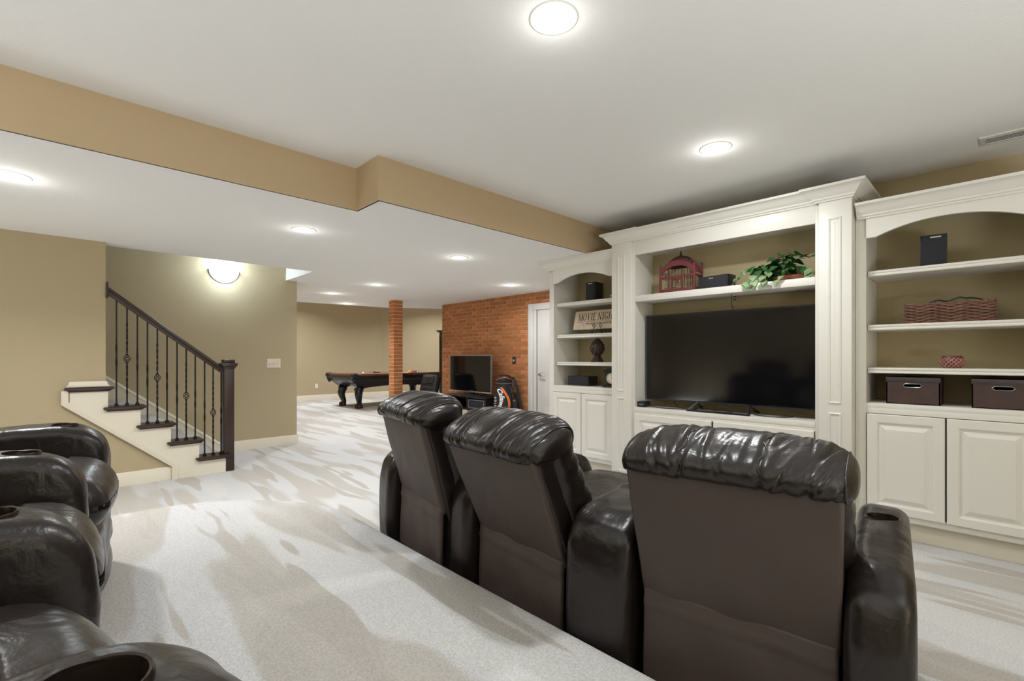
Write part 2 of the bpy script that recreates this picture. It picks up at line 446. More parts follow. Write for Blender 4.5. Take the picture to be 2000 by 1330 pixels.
# ceilings: high over the seats, low elsewhere with the stairwell left open
SX0, SX1, SY = -3.07, -2.768, 1.49
wall('ceiling', M['ceiling'], SX0 - 0.02, 2.7, -2.7, YW + 0.1, ZC, ZC + 0.08)
XO = -5.62      # edge of the stairwell opening
bm = B()
t = 0.08
low = [[(XO, -2.7), (SX0 - 0.01, -2.7), (SX0 - 0.01, SY + 0.01), (XO, SY + 0.01)], [(XO, SY + 0.01), (SX1 - 0.01, SY + 0.01), (SX1 - 0.01, YW + 0.1), (-3.26, YW + 0.1), (-3.26, YB + 0.1), (XO, YB + 0.1)],
       [(-8.98, 2.33), (-6.55, 2.19), (XO, 2.19), (XO, YB + 0.1), (-7.47, YB + 0.1), (-7.8, YB + 0.5), (-8.06, 5.77), (-8.65, 4.92)]]
for pg in low: add_prism(bm, pg, lambda p: (p[0], p[1], ZL), lambda p: (p[0], p[1], ZL + t))
struct(finish(bm, 'ceiling_low', M['ceiling']))
bm = B()
add_prism(bm, [(-8.98, 2.33), (-8.65, 4.92), (-8.06, 5.77), (-7.47, 5.9), (-7.40, 5.95), (-8.0, 5.83), (-8.58, 4.95), (-8.9, 2.33)], lambda p: (p[0], p[1], ZL + t), lambda p: (p[0], p[1], 3.0))
add_box(bm, XT, XO, 2.193, 2.27, ZL + 0.003, 4.6); add_box(bm, XO, XO + 0.08, -2.6, 2.27, ZL + t, 4.6)
struct(finish(bm, 'ceiling_step', M['ceiling']))
wall('ceiling_games', M['ceiling'], -13.0, -7.3, 2.2, 10.0, 3.0, 3.08)
wall('ceiling_stairwell', M['ceiling'], XT - 0.1, XS, -2.7, 2.3, 4.6, 4.68)
# tan soffit faces that drop from the high to the low ceiling
bm = B()
add_prism(bm, [(SX0, -2.6), (SX0, SY), (SX1, SY), (SX1, YW), (SX1 - 0.02, YW), (SX1 - 0.02, SY + 0.02), (SX0 - 0.02, SY + 0.02), (SX0 - 0.02, -2.6)],
          lambda p: (p[0], p[1], ZL), lambda p: (p[0], p[1], ZC))
struct(finish(bm, 'trim_soffit', M['soffit']), 'tan soffit face stepping between the two ceiling levels')

# baseboards
def baseboard(name, path, h=0.12):
    bm = B()
    pr = [(0, 0), (0.014, 0), (0.014, h - 0.03), (0.011, h - 0.022), (0.011, h - 0.012), (0.006, h), (0, h)]
    sweep_profile(bm, path, pr, 0)
    return struct(finish(bm, name, M['trim'], smooth=30))
baseboard('baseboard_left', [(XS, 0.80), (XS, -2.6)][::-1])
baseboard('baseboard_stair', [(XT, 1.45), (XT, 2.33), (XT - 0.1, 2.33)])
baseboard('baseboard_far', [(XF, 2.33), (XF, 7.0), (-10.2, 9.9)], 0.14)
baseboard('baseboard_right', [(2.6, YW), (2.6, -2.6)])
baseboard('baseboard_back', [(0.24, YW), (2.6, YW)])
baseboard('baseboard_front', [(2.6, -2.6), (-5.4, -2.6)])
for o in (bpy.data.objects['baseboard_front'], bpy.data.objects['baseboard_right']): o.location.z = 0

# ------------------------------------------------------------------ brick wall and brick column
random.seed(5)
bw = struct(boxo('wall_brick', M['mortar'], -7.47, -5.05, YB, YB + 0.12, 0, ZL, 0), 'brick wall behind the small television')
add = boxo('wall_brick_over_door', M['mortar'], -5.05, -3.36, YB, YB + 0.12, 1.93, ZL, 0); struct(add)
add2 = boxo('wall_door_side', M['tan'], -4.10, -3.26, YB, YB + 0.12, 0, 1.93, 0); struct(add2)
CH, BL = 0.064, 0.178
def brick_mesh(nm, lx, ly, lz):
    bm = B(); add_box(bm, -lx / 2, lx / 2, -ly / 2, ly / 2, -lz / 2, lz / 2, 0)
    es = [e for e in bm.edges if (e.verts[0].co.y < 0 and e.verts[1].co.y < 0)]
    bmesh.ops.bevel(bm, geom=es, offset=0.003, segments=1, affect='EDGES')
    bmesh.ops.recalc_face_normals(bm, faces=bm.faces)
    me = bpy.data.meshes.new(nm); bm.to_mesh(me); bm.free(); me.materials.append(M['brick']); return me
BJ = 0.010
full = brick_mesh('brick', BL - BJ, 0.02, CH - BJ)
cells = []
rows = int(ZL / CH) + 1
for r in range(rows):
    z = ZL - (r + 0.5) * CH
    if z < 0.02: continue
    x = -7.47 + (0 if r % 2 else -BL / 2)
    while x < -4.6:
        a, b = max(x, -7.47), x + BL
        if z < 1.98: b = min(b, -5.175)
        if b - a > 0.03: cells.append(((a + b) / 2, z, b - a))
        x += BL
def hidden(c):
    x, z, l = c
    return z < 0.30 or (z < 1.16 and -6.75 < x < -5.80) or (z < 0.5 and x < -5.6) or (z < 0.72 and -5.62 < x < -5.35)
cells.sort(key=lambda c: (hidden(c), c[0] * -1.0 + 0.0))
camxy = Vector((0, 0, 1.15))
def dist(c): return (Vector((c[0], YB, c[1])) - camxy).length
cells.sort(key=lambda c: (hidden(c), dist(c)))
rest = B()
for i, (x, z, l) in enumerate(cells):
    jy = random.uniform(-0.002, 0.002)
    if i < 300:
        if abs(l - BL) < 0.002: me = full
        else: me = brick_mesh('brick', l - BJ, 0.02, CH - BJ)
        link('brick', me, bw, (x, YB - 0.002 + jy, z))
    else:
        add_box(rest, x - (l - BJ) / 2, x + (l - BJ) / 2, YB - 0.011 + jy, YB + 0.005, z - (CH - BJ) / 2, z + (CH - BJ) / 2)
o = finish(rest, 'brickwork', M['brick'], bw); o['kind'] = 'stuff'
# column
cx0, cx1, cy0, cy1 = -7.590, -7.417, 4.296, 4.478
colm = struct(boxo('column', M['mortar'], cx0 + .006, cx1 - .006, cy0 + .006, cy1 - .006, 0, ZL, 0), 'square brick column standing near the pool table')
def cbrick(nm, lx, ly):
    bm = B(); add_box(bm, -lx / 2, lx / 2, -ly / 2, ly / 2, -(CH - BJ) / 2, (CH - BJ) / 2, 0.0025, 1)
    bmesh.ops.recalc_face_normals(bm, faces=bm.faces)
    me = bpy.data.meshes.new(nm); bm.to_mesh(me); bm.free(); me.materials.append(M['brick']); return me
wx, wy = cx1 - cx0, cy1 - cy0
mA = cbrick('brick', wx / 2 - BJ / 2, wy); mB = cbrick('brick', wx, wy / 2 - BJ / 2)
for r in range(rows):
    z = ZL - (r + 0.5) * CH
    if z < 0.02: continue
    for s in (-1, 1):
        if r % 2: link('brick', mA, colm, ((cx0 + cx1) / 2 + s * wx / 4, (cy0 + cy1) / 2, z))
        else: link('brick', mB, colm, ((cx0 + cx1) / 2, (cy0 + cy1) / 2 + s * wy / 4, z))

# ------------------------------------------------------------------ white door beside the brick wall
dr = struct(boxo('door_1', M['door'], -4.985, -4.21, YB + 0.01, YB + 0.045, 0.01, 1.885, 0.002), 'white panelled door beside the brick wall')
def arch_panel(x0, x1, z0, z1, rise):
    bm = B(); n = 12
    def ring(i, d):
        pts = [(x0 + i, z0 + i), (x1 - i, z0 + i)]
        for k in range(n + 1):
            tt = k / n; xx = (x1 - i) + (x0 - x1 + 2 * i) * tt
            pts.append((xx, z1 - i + rise * math.sin(PI * tt) ** 0.9))
        return [bm.verts.new((x, YB + 0.01 - d, z)) for x, z in pts]
    prev = None
    for i, d in ((0, 0.0005), (0.008, -0.007), (0.02, -0.007), (0.045, 0.003), (0.05, 0.003)):
        rg = ring(i, d)
        if prev:
            for k in range(len(rg)): bm.faces.new([prev[k], prev[(k + 1) % len(rg)], rg[(k + 1) % len(rg)], rg[k]])
        prev = rg
    bm.faces.new(prev)
    return finish(bm, 'panel', M['door'], dr, smooth=25)
for x0, x1 in ((-4.87, -4.64), (-4.55, -4.32)):
    arch_panel(x0, x1, 1.02, 1.60, 0.12); arch_panel(x0, x1, 0.50, 0.84, 0.0); arch_panel(x0, x1, 0.18, 0.44, 0.0)
bm = B()
add_lathe(bm, [(0.030, 0), (0.030, -0.006), (0.012, -0.010), (0.012, -0.035), (0.02, -0.04)], 16, (-4.92, YB + 0.01, 0.885), axis='y')
add_tube(bm, [(-4.92, YB - 0.032, 0.885), (-4.88, YB - 0.04, 0.893), (-4.83, YB - 0.038, 0.88), (-4.81, YB - 0.036, 0.868)], [0.012, 0.011, 0.010, 0.007], 10)
finish(bm, 'handle', M['chrome'], dr, smooth=True)
bm = B()
prof = [(0, 0), (0.012, 0), (0.016, 0.02), (0.016, 0.06), (0.022, 0.08), (0.022, 0.085), (0, 0.085)]
for x0, x1, z0, z1 in ((-5.165, -5.06, 0, 1.985), (-4.205, -4.10, 0, 1.985)): add_box(bm, x0, x1, YB - 0.022, YB + 0.01, z0, z1, 0.006)
add_box(bm, -5.06, -4.205, YB - 0.022, YB + 0.01, 1.887, 1.985, 0.006)
add_box(bm, -5.06, -5.0, YB - 0.006, YB + 0.05, 0, 1.90, 0.003); add_box(bm, -5.0, -4.2, YB - 0.006, YB + 0.05, 1.885, 1.905, 0.003)
struct(finish(bm, 'door_frame', M['door'], smooth=True), 'white casing round the door beside the brick wall')

# ------------------------------------------------------------------ staircase
RI, RU = 0.18, 0.225
XK = -5.42
stair = thing('staircase', 'carpeted staircase with cream skirt board and dark wood tread ends', 'staircase', (-5.9, 0.8, 0))
def SP(o):
    o.parent = stair; o.matrix_parent_inverse = Matrix.Translation((5.9, -0.8, 0)); return o
front = [1.243, 1.016, 0.790, 0.565, 0.340]      # riser faces
# carpeted steps
bm = B()
for i in range(14):
    yf = 1.243 - i * 0.2257
    add_box(bm, XT + 0.004, (XK - 0.031) if i < 4 else XS - 0.102, yf - 0.26, yf, max(0, (i - 1) * RI - 0.02) if i else 0, (i + 1) * RI - 0.012, 0.012, 2)
SP(finish(bm, 'steps', M['carpet'], smooth=True))
# skirt board on the open side
bm = B()
poly = [(0.84, 0.0), (1.243, 0.0)]
for i, y in enumerate(front):
    z = (i + 1) * RI - 0.045
    poly.append((y, z))
    if i < 4: poly.append((front[i + 1], z))
poly += [(0.095, 5 * RI - 0.045), (0.095, 0.745), (0.84, 0.118)]
add_prism(bm, poly, lambda p: (XK, p[0], p[1]), lambda p: (XK - 0.03, p[0], p[1]))
SP(finish(bm, 'skirt_board', M['trim']))
# moulding along the lower edge of the skirt
bm = B()
def strip(pts, x, wd, th):
    n = len(pts); P = [Vector((0, a, b)) for a, b in pts]
    rings = []
    for i, p in enumerate(P):
        d1 = (P[i] - P[i - 1]).normalized() if i else (P[1] - P[0]).normalized()
        d2 = (P[i + 1] - P[i]).normalized() if i < n - 1 else d1
        n1 = Vector((0, -d1.z, d1.y)); n2 = Vector((0, -d2.z, d2.y))
        o = (n1 + n2) / max(0.3, 1 + n1.dot(n2))
        rings.append([bm.verts.new((x + h, p.y + o.y * a, p.z + o.z * a)) for a, h in ((0, 0), (0, th * .7), (wd * .25, th), (wd * .6, th * .75), (wd, th * .4), (wd, 0))])
    for i in range(n - 1):
        for k in range(6): bm.faces.new([rings[i][k], rings[i + 1][k], rings[i + 1][(k + 1) % 6], rings[i][(k + 1) % 6]])
    bm.faces.new(rings[0]); bm.faces.new(rings[-1][::-1])
strip([(0.843, 0.0), (0.843, 0.142), (0.088, 0.775), (0.088, 0.868)], XK - 0.002, 0.045, 0.022)
SP(finish(bm, 'skirt_moulding', M['trim'], smooth=30))
# stringer along the far wall of the stair
bm = B()
add_prism(bm, [(1.47, 0.0), (1.47, 0.085), (-1.2, 2.22), (-1.2, 1.9), (1.2, 0.0)], lambda p: (XT, p[0], p[1]), lambda p: (XT + 0.016, p[0], p[1]))
strip([(1.47, 0.062), (-1.2, 2.198)][::-1], XT + 0.014, 0.03, 0.012)
SP(finish(bm, 'wall_stringer', M['trim'], smooth=30))
# dark wooden tread ends with a rounded nose
for i in range(5):
    y0, y1 = (front[i + 1] if i < 4 else 0.11), front[i]
    zt = (i + 1) * RI - 0.004
    bm = B()
    pr = [(0.0, 0), (0.034, 0), (0.042, -0.006), (0.043, -0.016), (0.036, -0.022), (0.022, -0.026), (0.014, -0.038), (0.0, -0.040)]
    xi = -5.60 if i < 4 else XS + 0.002
    yb = y0 + 0.006 if i < 4 else 0.10
    path = [(xi, yb), (XK, yb), (XK, y1 + 0.0), (xi, y1 + 0.0)] if False else [(xi, y1), (XK, y1), (XK, yb - 0.03), (XK - 0.02, yb - 0.03)]
    path = path[::-1]
    sweep_profile(bm, [(XK, yb - 0.028), (XK, y1), (xi, y1)], pr, zt) if False else None
    # body and moulded nose as one closed solid: offset outlines stacked in height
    prev = None
    for out, dz in pr[::-1][:-1] + [(0.034, 0.0)]:
        q = [(xi, yb - out * 0.9), (XK + out, yb - out * 0.9), (XK + out, y1 + out), (xi, y1 + out)]
        ring = [bm.verts.new((a, b, zt + dz)) for a, b in q]
        if prev:
            for k in range(4): bm.faces.new([prev[k], prev[(k + 1) % 4], ring[(k + 1) % 4], ring[k]])
        else: bm.faces.new(ring[::-1])
        prev = ring
    bm.faces.new(prev)
    SP(finish(bm, 'tread_end', M['wood'], smooth=30))
bm = B()
for k, (o_, z_) in enumerate(((0.020, 0.0), (0.012, 0.012), (0.010, 0.03), (0.004, 0.042))): pass
prev = None
for o_, z_ in ((0.026, 0.898), (0.026, 0.906), (0.014, 0.915), (0.012, 0.93), (0.004, 0.944)):
    q = [(XS + 0.001, 0.10 - o_), (XS + 0.001 + o_ + 0.012, 0.10 - o_), (XS + 0.001 + o_ + 0.012, 0.326 + o_), (XS + 0.001, 0.326 + o_)]
    ring = [bm.verts.new((a, b, z_)) for a, b in q]
    if prev:
        for k in range(4): bm.faces.new([prev[k], prev[(k + 1) % 4], ring[(k + 1) % 4], ring[k]])
    else: bm.faces.new(ring[::-1])
    prev = ring
bm.faces.new(prev)
SP(finish(bm, 'cap_moulding', M['trim'], smooth=30))
# railing: rail, newel, balusters with collars and baskets
XR = -5.47
rail = thing('stair_railing', 'dark wood handrail with iron balusters on the staircase', 'railing', (XR, 1.275, 0))
def RP(o):
    o.parent = rail; o.matrix_parent_inverse = Matrix.Translation((-XR, -1.275, 0)); return o
SL = -(1.78 - 1.045) / (1.235 - 0.335)
def rtop(y): return 1.78 + SL * (y - 0.335)
bm = B()
pr = [(-0.030, -0.012), (-0.026, 0.0), (-0.014, 0.006), (0.014, 0.006), (0.026, 0.0), (0.030, -0.012), (0.030, -0.028), (0.022, -0.036), (0.022, -0.066), (-0.022, -0.066), (-0.022, -0.036), (-0.030, -0.028)]
ra = [bm.verts.new((XR + a, 0.335, rtop(0.335) - 0.006 + b)) for a, b in pr]
rb = [bm.verts.new((XR + a, 1.24, rtop(1.24) - 0.006 + b)) for a, b in pr]
bm.faces.new(ra); bm.faces.new(rb[::-1])
for k in range(len(pr)): bm.faces.new([ra[k], ra[(k + 1) % len(pr)], rb[(k + 1) % len(pr)], rb[k]])
RP(finish(bm, 'handrail', M['wood'], smooth=30))
bm = B(); add_box(bm, XR - 0.045, XR + 0.045, 0.327, 0.345, 1.675, 1.812, 0.006)
RP(finish(bm, 'wall_rosette', M['wood'], smooth=True))
bm = B()
nx, ny = XR, 1.275
add_box(bm, nx - 0.046, nx + 0.046, ny - 0.046, ny + 0.046, 0, 1.035, 0.004)
for a, z0, z1 in ((0.050, 1.03, 1.045), (0.060, 1.045, 1.06), (0.070, 1.06, 1.078), (0.074, 1.078, 1.092), (0.052, 1.092, 1.128)): add_box(bm, nx - a, nx + a, ny - a, ny + a, z0, z1, 0.004)
RP(finish(bm, 'newel_post', M['wood'], smooth=True))
random.seed(3)
by = []
for i in range(4):
    base = [0.400, 0.620, 0.845, 1.070][3 - i] if False else [1.070, 0.845, 0.620, 0.400][i]
    for k in range(3): by.append((base + 0.0735 * k - (0.004 if (i == 0 and k == 2) else 0), (i + 1) * RI - 0.006, k == 1))
for y, zb, bask in by:
    zt = rtop(y) - 0.07
    bm = B(); s = 0.0062
    # square iron bar with a twisted section
    zs = [zb, zb + 0.05]
    tw0, tw1 = (zb + 0.10, zt - 0.12)
    n = 30; rings = []
    segs = [(zb, 0.0), (tw0, 0.0)]
    turns = 3.0 if bask else 1.5
    mid = (tw0 + tw1) / 2 if not bask else None
    zm = zb + 0.425 if bask else 0
    for k in range(1, n): 
        f = k / n; segs.append((tw0 + (tw1 - tw0) * f, turns * 2 * PI * f if (bask or 0.3 < f < 0.7) else (0 if f <= 0.3 else turns * 2 * PI)))
    segs += [(tw1, turns * 2 * PI), (zt, turns * 2 * PI)]
    if bask: parts_ = [[q for q in segs if q[0] < zm - 0.036] + [(zm - 0.034, 0)], [(zm + 0.034, 0)] + [q for q in segs if q[0] > zm + 0.036]]
    else: parts_ = [segs]
    for ps in parts_:
        rr = []
        for z, a in ps:
            rr.append([bm.verts.new((XR + s * 1.35 * math.cos(a + PI / 4 + PI / 2 * c), y + s * 1.35 * math.sin(a + PI / 4 + PI / 2 * c), z)) for c in range(4)])
        for j in range(len(rr) - 1):
            for c in range(4): bm.faces.new([rr[j][c], rr[j][(c + 1) % 4], rr[j + 1][(c + 1) % 4], rr[j + 1][c]])
        bm.faces.new(rr[0][::-1]); bm.faces.new(rr[-1])
    b = RP(finish(bm, 'baluster', M['iron']))
    bm = B(); add_box(bm, XR - 0.015, XR + 0.015, y - 0.015, y + 0.015, zb, zb + 0.014, 0.002); add_box(bm, XR - 0.012, XR + 0.012, y - 0.012, y + 0.012, zb + 0.014, zb + 0.028, 0.003)
    c = finish(bm, 'collar', M['iron'], b)
    if bask:
        bm = B()
        for q in range(4):
            pts = []
            for k in range(13):
                f = k / 12; a = PI / 2 * q + f * 2 * PI * 0.75
                rr_ = 0.004 + 0.021 * math.sin(PI * f)
                pts.append((XR + rr_ * math.cos(a), y + rr_ * math.sin(a), zm - 0.036 + 0.072 * f))
            add_tube(bm, pts, 0.0032, 6)
        for zz in (zm - 0.036, zm + 0.036): add_lathe(bm, [(0.006, -0.008), (0.010, -0.003), (0.010, 0.003), (0.006, 0.008)], 8, (XR, y, zz))
        finish(bm, 'basket', M['iron'], b, smooth=True)

# ------------------------------------------------------------------ lights in the ceilings
def can_mesh():
    bm = B()
    prof = [(0.066, 0.016), (0.067, 0.004), (0.070, -0.003), (0.088, -0.004), (0.095, -0.001), (0.095, 0.002)]
    add_lathe(bm, prof, 32, cap=False)
    bmesh.ops.recalc_face_normals(bm, faces=bm.faces)
    me = bpy.data.meshes.new('trim_ring'); bm.to_mesh(me); bm.free(); me.materials.append(M['white'])
    for p in me.polygons: p.use_smooth = True
    bm = B(); add_lathe(bm, [(0.066, 0.012), (0.066, 0.002), (0.05, -0.004), (0.02, -0.007)], 32)
    bmesh.ops.recalc_face_normals(bm, faces=bm.faces)
    m2 = bpy.data.meshes.new('diffuser'); bm.to_mesh(m2); bm.free(); m2.materials.append(M['lamp'])
    return me, m2
ring_me, dif_me = can_mesh()
def downlight(x, y, z, label, power=1.0, spread=140):
    t = thing('ceiling_light', label, 'light', (x, y, z), 0, 'recessed ceiling lights')
    link('trim_ring', ring_me, t); link('diffuser', dif_me, t)
    d = bpy.data.lights.new('lamp', 'AREA'); d.shape = 'DISK'; d.size = 0.13; d.spread = math.radians(spread); d.energy = LAMP_W * power; d.color = (0.965, 0.985, 1.0)
    o = bpy.data.objects.new('lamp', d); COL.objects.link(o); o.parent = t; o.location = (0, 0, -0.012)
    g = bpy.data.lights.new('bulb_glow', 'POINT'); g.energy = GLOW_W * power; g.shadow_soft_size = 0.05; g.color = (1.0, 0.98, 0.95)
    o = bpy.data.objects.new('bulb_glow', g); COL.objects.link(o); o.parent = t; o.location = (0, 0, -0.075)
lights = [(-1.185, 1.372, ZC, 'round recessed light in the high ceiling, at the top of the photo'),
          (-1.22, 2.94, ZC, 'round recessed light in the high ceiling nearest the media cabinets'),
          (-3.82, -0.18, ZL, 'round recessed light in the low ceiling cut by the left photo edge'),
          (-3.83, 1.42, ZL, 'round recessed light in the low ceiling beside the soffit step'),
          (-3.80, 2.94, ZL, 'round recessed light in the low ceiling above the front recliners'),
          (-6.02, 3.22, ZL, 'round recessed light in the low ceiling left of the brick column top'),
          (-7.32, 3.16, ZL, 'small recessed light leftmost over the games room'),
          (-8.53, 3.95, ZL, 'small recessed light farthest off, against the far tan wall'),
          (-4.75, 4.59, ZL, 'round recessed light in front of the brick wall')]
PW = {1: 1.3, 2: 1.7, 3: 0.9, 4: 0.85, 8: 1.15, 5: 0.9, 6: 1.1, 7: 1.3}
for k_, (x, y, z, l) in enumerate(lights): downlight(x, y, z, l, PW.get(k_, 1.0), 168 if k_ in (0, 1, 8) else 140)
# added lamps, unseen beyond the step, that brighten the games room
downlight(-11.2, 4.2, 3.0, 'added unseen light in the games room ceiling over the pool table head', 4.4)
downlight(-10.6, 7.2, 3.0, 'added unseen light in the games room ceiling over the pool table foot', 4.4)

# wall sconce: half bowl of frosted glass with a metal rim
sc = thing('wall_sconce', 'frosted half bowl wall sconce glowing beside the stairs', 'sconce', (XT, 1.478, 2.20))
bm = B(); n = 24
R_, H_, D_ = 0.155, 0.145, 0.12
rows_ = []
for j in range(9):
    f = j / 8; zz = -H_ * f; k = math.sqrt(max(0, 1 - f * f))
    rows_.append([bm.verts.new((D_ * k * math.sin(PI * i / n) + 0.002, R_ * k * math.cos(PI * i / n), zz)) for i in range(n + 1)])
for j in range(8):
    for i in range(n):
        try: bm.faces.new([rows_[j][i], rows_[j][i + 1], rows_[j + 1][i + 1], rows_[j + 1][i]])
        except ValueError: pass
bmesh.ops.remove_doubles(bm, verts=bm.verts, dist=1e-4)
finish(bm, 'glass_bowl', M['sconceglass'], sc, smooth='all')
bm = B()
pts = [(0.006, R_ * 1.03 * math.cos(a), -H_ * 1.03 * math.sin(a)) for a in [PI * i / 28 for i in range(29)]]
add_tube(bm, pts, 0.0075, 8)
finish(bm, 'rim', M['metalgrey'], sc, smooth=True)
d = bpy.data.lights.new('bulb', 'POINT'); d.energy = 13; d.shadow_soft_size = 0.06; d.color = (0.78, 0.90, 1.0)
o = bpy.data.objects.new('bulb', d); COL.objects.link(o); o.parent = sc; o.location = (0.10, 0, 0.07)
d = bpy.data.lights.new('bowl_glow', 'POINT'); d.energy = 10; d.shadow_soft_size = 0.07; d.color = (0.70, 0.86, 1.0)
o = bpy.data.objects.new('bowl_glow', d); COL.objects.link(o); o.parent = sc; o.location = (0.21, 0, -0.08)

# ceiling vent by the right edge
v = thing('ceiling_vent', 'white slatted air vent in the ceiling above the cabinets', 'vent', (0.03, 3.995, ZC))
bm = B(); add_rings(bm, [(-0.11, 0.11, -0.075, 0.075, 0), (-0.108, 0.108, -0.073, 0.073, 0.008), (-0.085, 0.085, -0.05, 0.05, 0.010), (-0.083, 0.083, -0.048, 0.048, 0.001)], lambda x, z, d: (x, z, -d))
finish(bm, 'frame', M['ventpaint'], v)
boxo('shade_sheet', M['darkgap'], -0.083, 0.083, -0.048, 0.048, -0.0025, -0.0015, 0, v)  # flat dark sheet painted as the shade behind the louvres
bm = B()
for i in range(5):
    y = -0.04 + i * 0.02
    vs = add_box(bm, -0.083, 0.083, -0.0075, 0.0075, -0.001, 0.001, 0, mtx=Matrix.Translation((0, y, -0.006)) @ Matrix.Rotation(rad(35), 4, 'X'))
fs = finish(bm, 'louvre', M['ventpaint'], v)

# switch plates and outlet
def plate(name, label, cat, mtx, wd, ht, m, toggles, outlet=False):
    t = thing(name, label, cat); t.matrix_world = mtx
    bm = B(); add_rings(bm, [(-wd / 2, wd / 2, -ht / 2, ht / 2, 0), (-wd / 2 + .001, wd / 2 - .001, -ht / 2 + .001, ht / 2 - .001, .003), (-wd / 2 + .006, wd / 2 - .006, -ht / 2 + .006, ht / 2 - .006, .006)], lambda x, z, d: (x, -d, z))
    finish(bm, 'cover_plate', m, t)
    for k in range(toggles):
        x = (k - (toggles - 1) / 2) * 0.046
        bm = B()
        if outlet:
            for s in (-1, 1): add_lathe(bm, [(0.015, -0.0055), (0.015, -0.009), (0.013, -0.0095)], 12, (x, 0, s * 0.02), axis='y')
            finish(bm, 'socket', M['white'], t)
        else:
            add_box(bm, -0.005, 0.005, -0.018, -0.004, -0.009, 0.009, 0.001, mtx=Matrix.Translation((x, 0, 0.002)) @ Matrix.Rotation(rad(22), 4, 'X'))
            add_box(bm, x - .009, x + .009, -0.0075, -0.005, -0.017, 0.017, 0.0005)
            finish(bm, 'toggle', m if m is not M['finial'] else M['white'], t)
    return t
FX = Matrix.Rotation(PI / 2, 4, 'Z')      # plate faces +X
plate('switch_plate', 'cream three gang light switch plate on the stair wall', 'switch', Matrix.Translation((XT, 2.042, 1.073)) @ FX, 0.165, 0.118, M['almond'], 3)
plate('wall_outlet', 'white power outlet low on the far tan wall', 'outlet', Matrix.Translation((XF, 5.08, 0.38)) @ FX, 0.075, 0.115, M['white'], 1, True)
plate('brick_switch', 'brown single switch plate on the brick wall', 'switch', Matrix.Translation((-5.482, YB - 0.013, 1.10)), 0.075, 0.118, M['finial'], 1)

# ------------------------------------------------------------------ media wall: two bookcases and the tall centre cabinet
YF = 3.80
def bookcase(x0, x1, o0, o1, label, zs, left_return, dsplit):
    t = thing('bookcase', label, 'cabinet', ((x0 + x1) / 2, YF, 0))
    off = Matrix.Translation((-(x0 + x1) / 2, -YF, 0))
    def P(o): o.parent = t; o.matrix_parent_inverse = off; return o
    P(boxo('side_panel', M['cream'], x0, o0 - 0.004, YF + 0.02, YW - 0.002, 0, 2.13, 0))
    P(boxo('side_panel', M['cream'], o1 + 0.004, x1, YF + 0.02, YW - 0.002, 0, 2.13, 0))
    P(boxo('stile', M['cream'], x0, o0, YF, YF + 0.02, 0.125, 2.13, 0.002))
    P(boxo('stile', M['cream'], o1, x1, YF, YF + 0.02, 0.125, 2.13, 0.002))
    P(boxo('back_panel', M['olive'], o0 - 0.004, o1 + 0.004, 4.22, 4.24, 0.5, 2.13, 0))
    P(boxo('top_panel', M['cream'], x0, x1, YF + 0.02, YW - 0.002, 2.10, 2.13, 0))
    P(boxo('counter', M['cream'], o0 - 0.004, o1 + 0.004, YF + 0.0, 4.22, 0.825, 0.855, 0.003))
    P(boxo('rail', M['cream'], o0, o1, YF + 0.001, YF + 0.02, 0.79, 0.826, 0.001))
    P(boxo('rail', M['cream'], x0, x1, YF + 0.0005, YF + 0.02, 0.125, 0.172, 0.002))
    P(boxo('toe_kick', M['trim'], x0, x1, 3.865, 3.885, 0, 0.127, 0))
    # arched valance
    n = 24; zl, zp = 1.925, 1.995
    pts = [(o0, 2.07), (o0, zl), (o0 + 0.05, zl)]
    a0, a1 = o0 + 0.06, o1 - 0.06
    for k in range(n + 1):
        f = k / n; u = 2 * f - 1
        pts.append((a0 + (a1 - a0) * f, zl + 0.004 + (zp - zl - 0.004) * (1 - abs(u) ** 2.1)))
    pts += [(o1 - 0.05, zl), (o1, zl), (o1, 2.07)]
    bm = B(); add_prism(bm, pts, lambda p: (p[0], YF - 0.012, p[1]), lambda p: (p[0], YF + 0.01, p[1]))
    P(finish(bm, 'arched_valance', M['cream']))
    bm = B()
    if left_return: path = [(x0, YW - 0.002), (x0, YF - 0.012), (x1, YF - 0.012)]
    else: path = [(x0 + 0.012, YF - 0.012), (x1, YF - 0.012), (x1, YW - 0.002)]
    sweep_profile(bm, path, CROWN, 2.064 if left_return else 2.050)
    P(finish(bm, 'crown_moulding', M['cream'], smooth=30))
    for z in zs:
        bm = B()
        pr = [(0, 0), (0.008, 0.0), (0.011, 0.006), (0.009, 0.012), (0.004, 0.015), (0.004, 0.018), (0.010, 0.022), (0.011, 0.03), (0.006, 0.035), (0, 0.035)]
        add_box(bm, o0 + 0.001, o1 - 0.001, 3.845, 4.22, z - 0.035, z)
        sweep_profile(bm, [(o0 + 0.012, 3.845), (o1 - 0.001, 3.845)], pr, z - 0.035)
        P(finish(bm, 'shelf', M['cream'], smooth=30))
    w_ = (o1 - o0)
    for a, b in ((o0 + 0.006, dsplit - 0.004), (dsplit + 0.004, o1 - 0.004)):
        bm = B(); raised_panel(bm, a, b, 0.165, 0.787, YF)
        P(finish(bm, 'door', M['cream'], smooth=20))
    P(boxo('gap_shade', M['darkgap'], dsplit - 0.02, dsplit + 0.02, YF + 0.0, YF + 0.01, 0.172, 0.79, 0))  # dark strip standing in for shade in the gap between the doors
    return t
bookcase(-3.34, -2.492, -3.28, -2.532, 'narrow cream built-in bookcase left of the big television', (1.722, 1.388, 1.102), True, -2.907)
bookcase(-0.658, 0.225, -0.600, 0.165, 'cream built-in bookcase right of the big television', (1.714, 1.362, 1.083), False, -0.216)

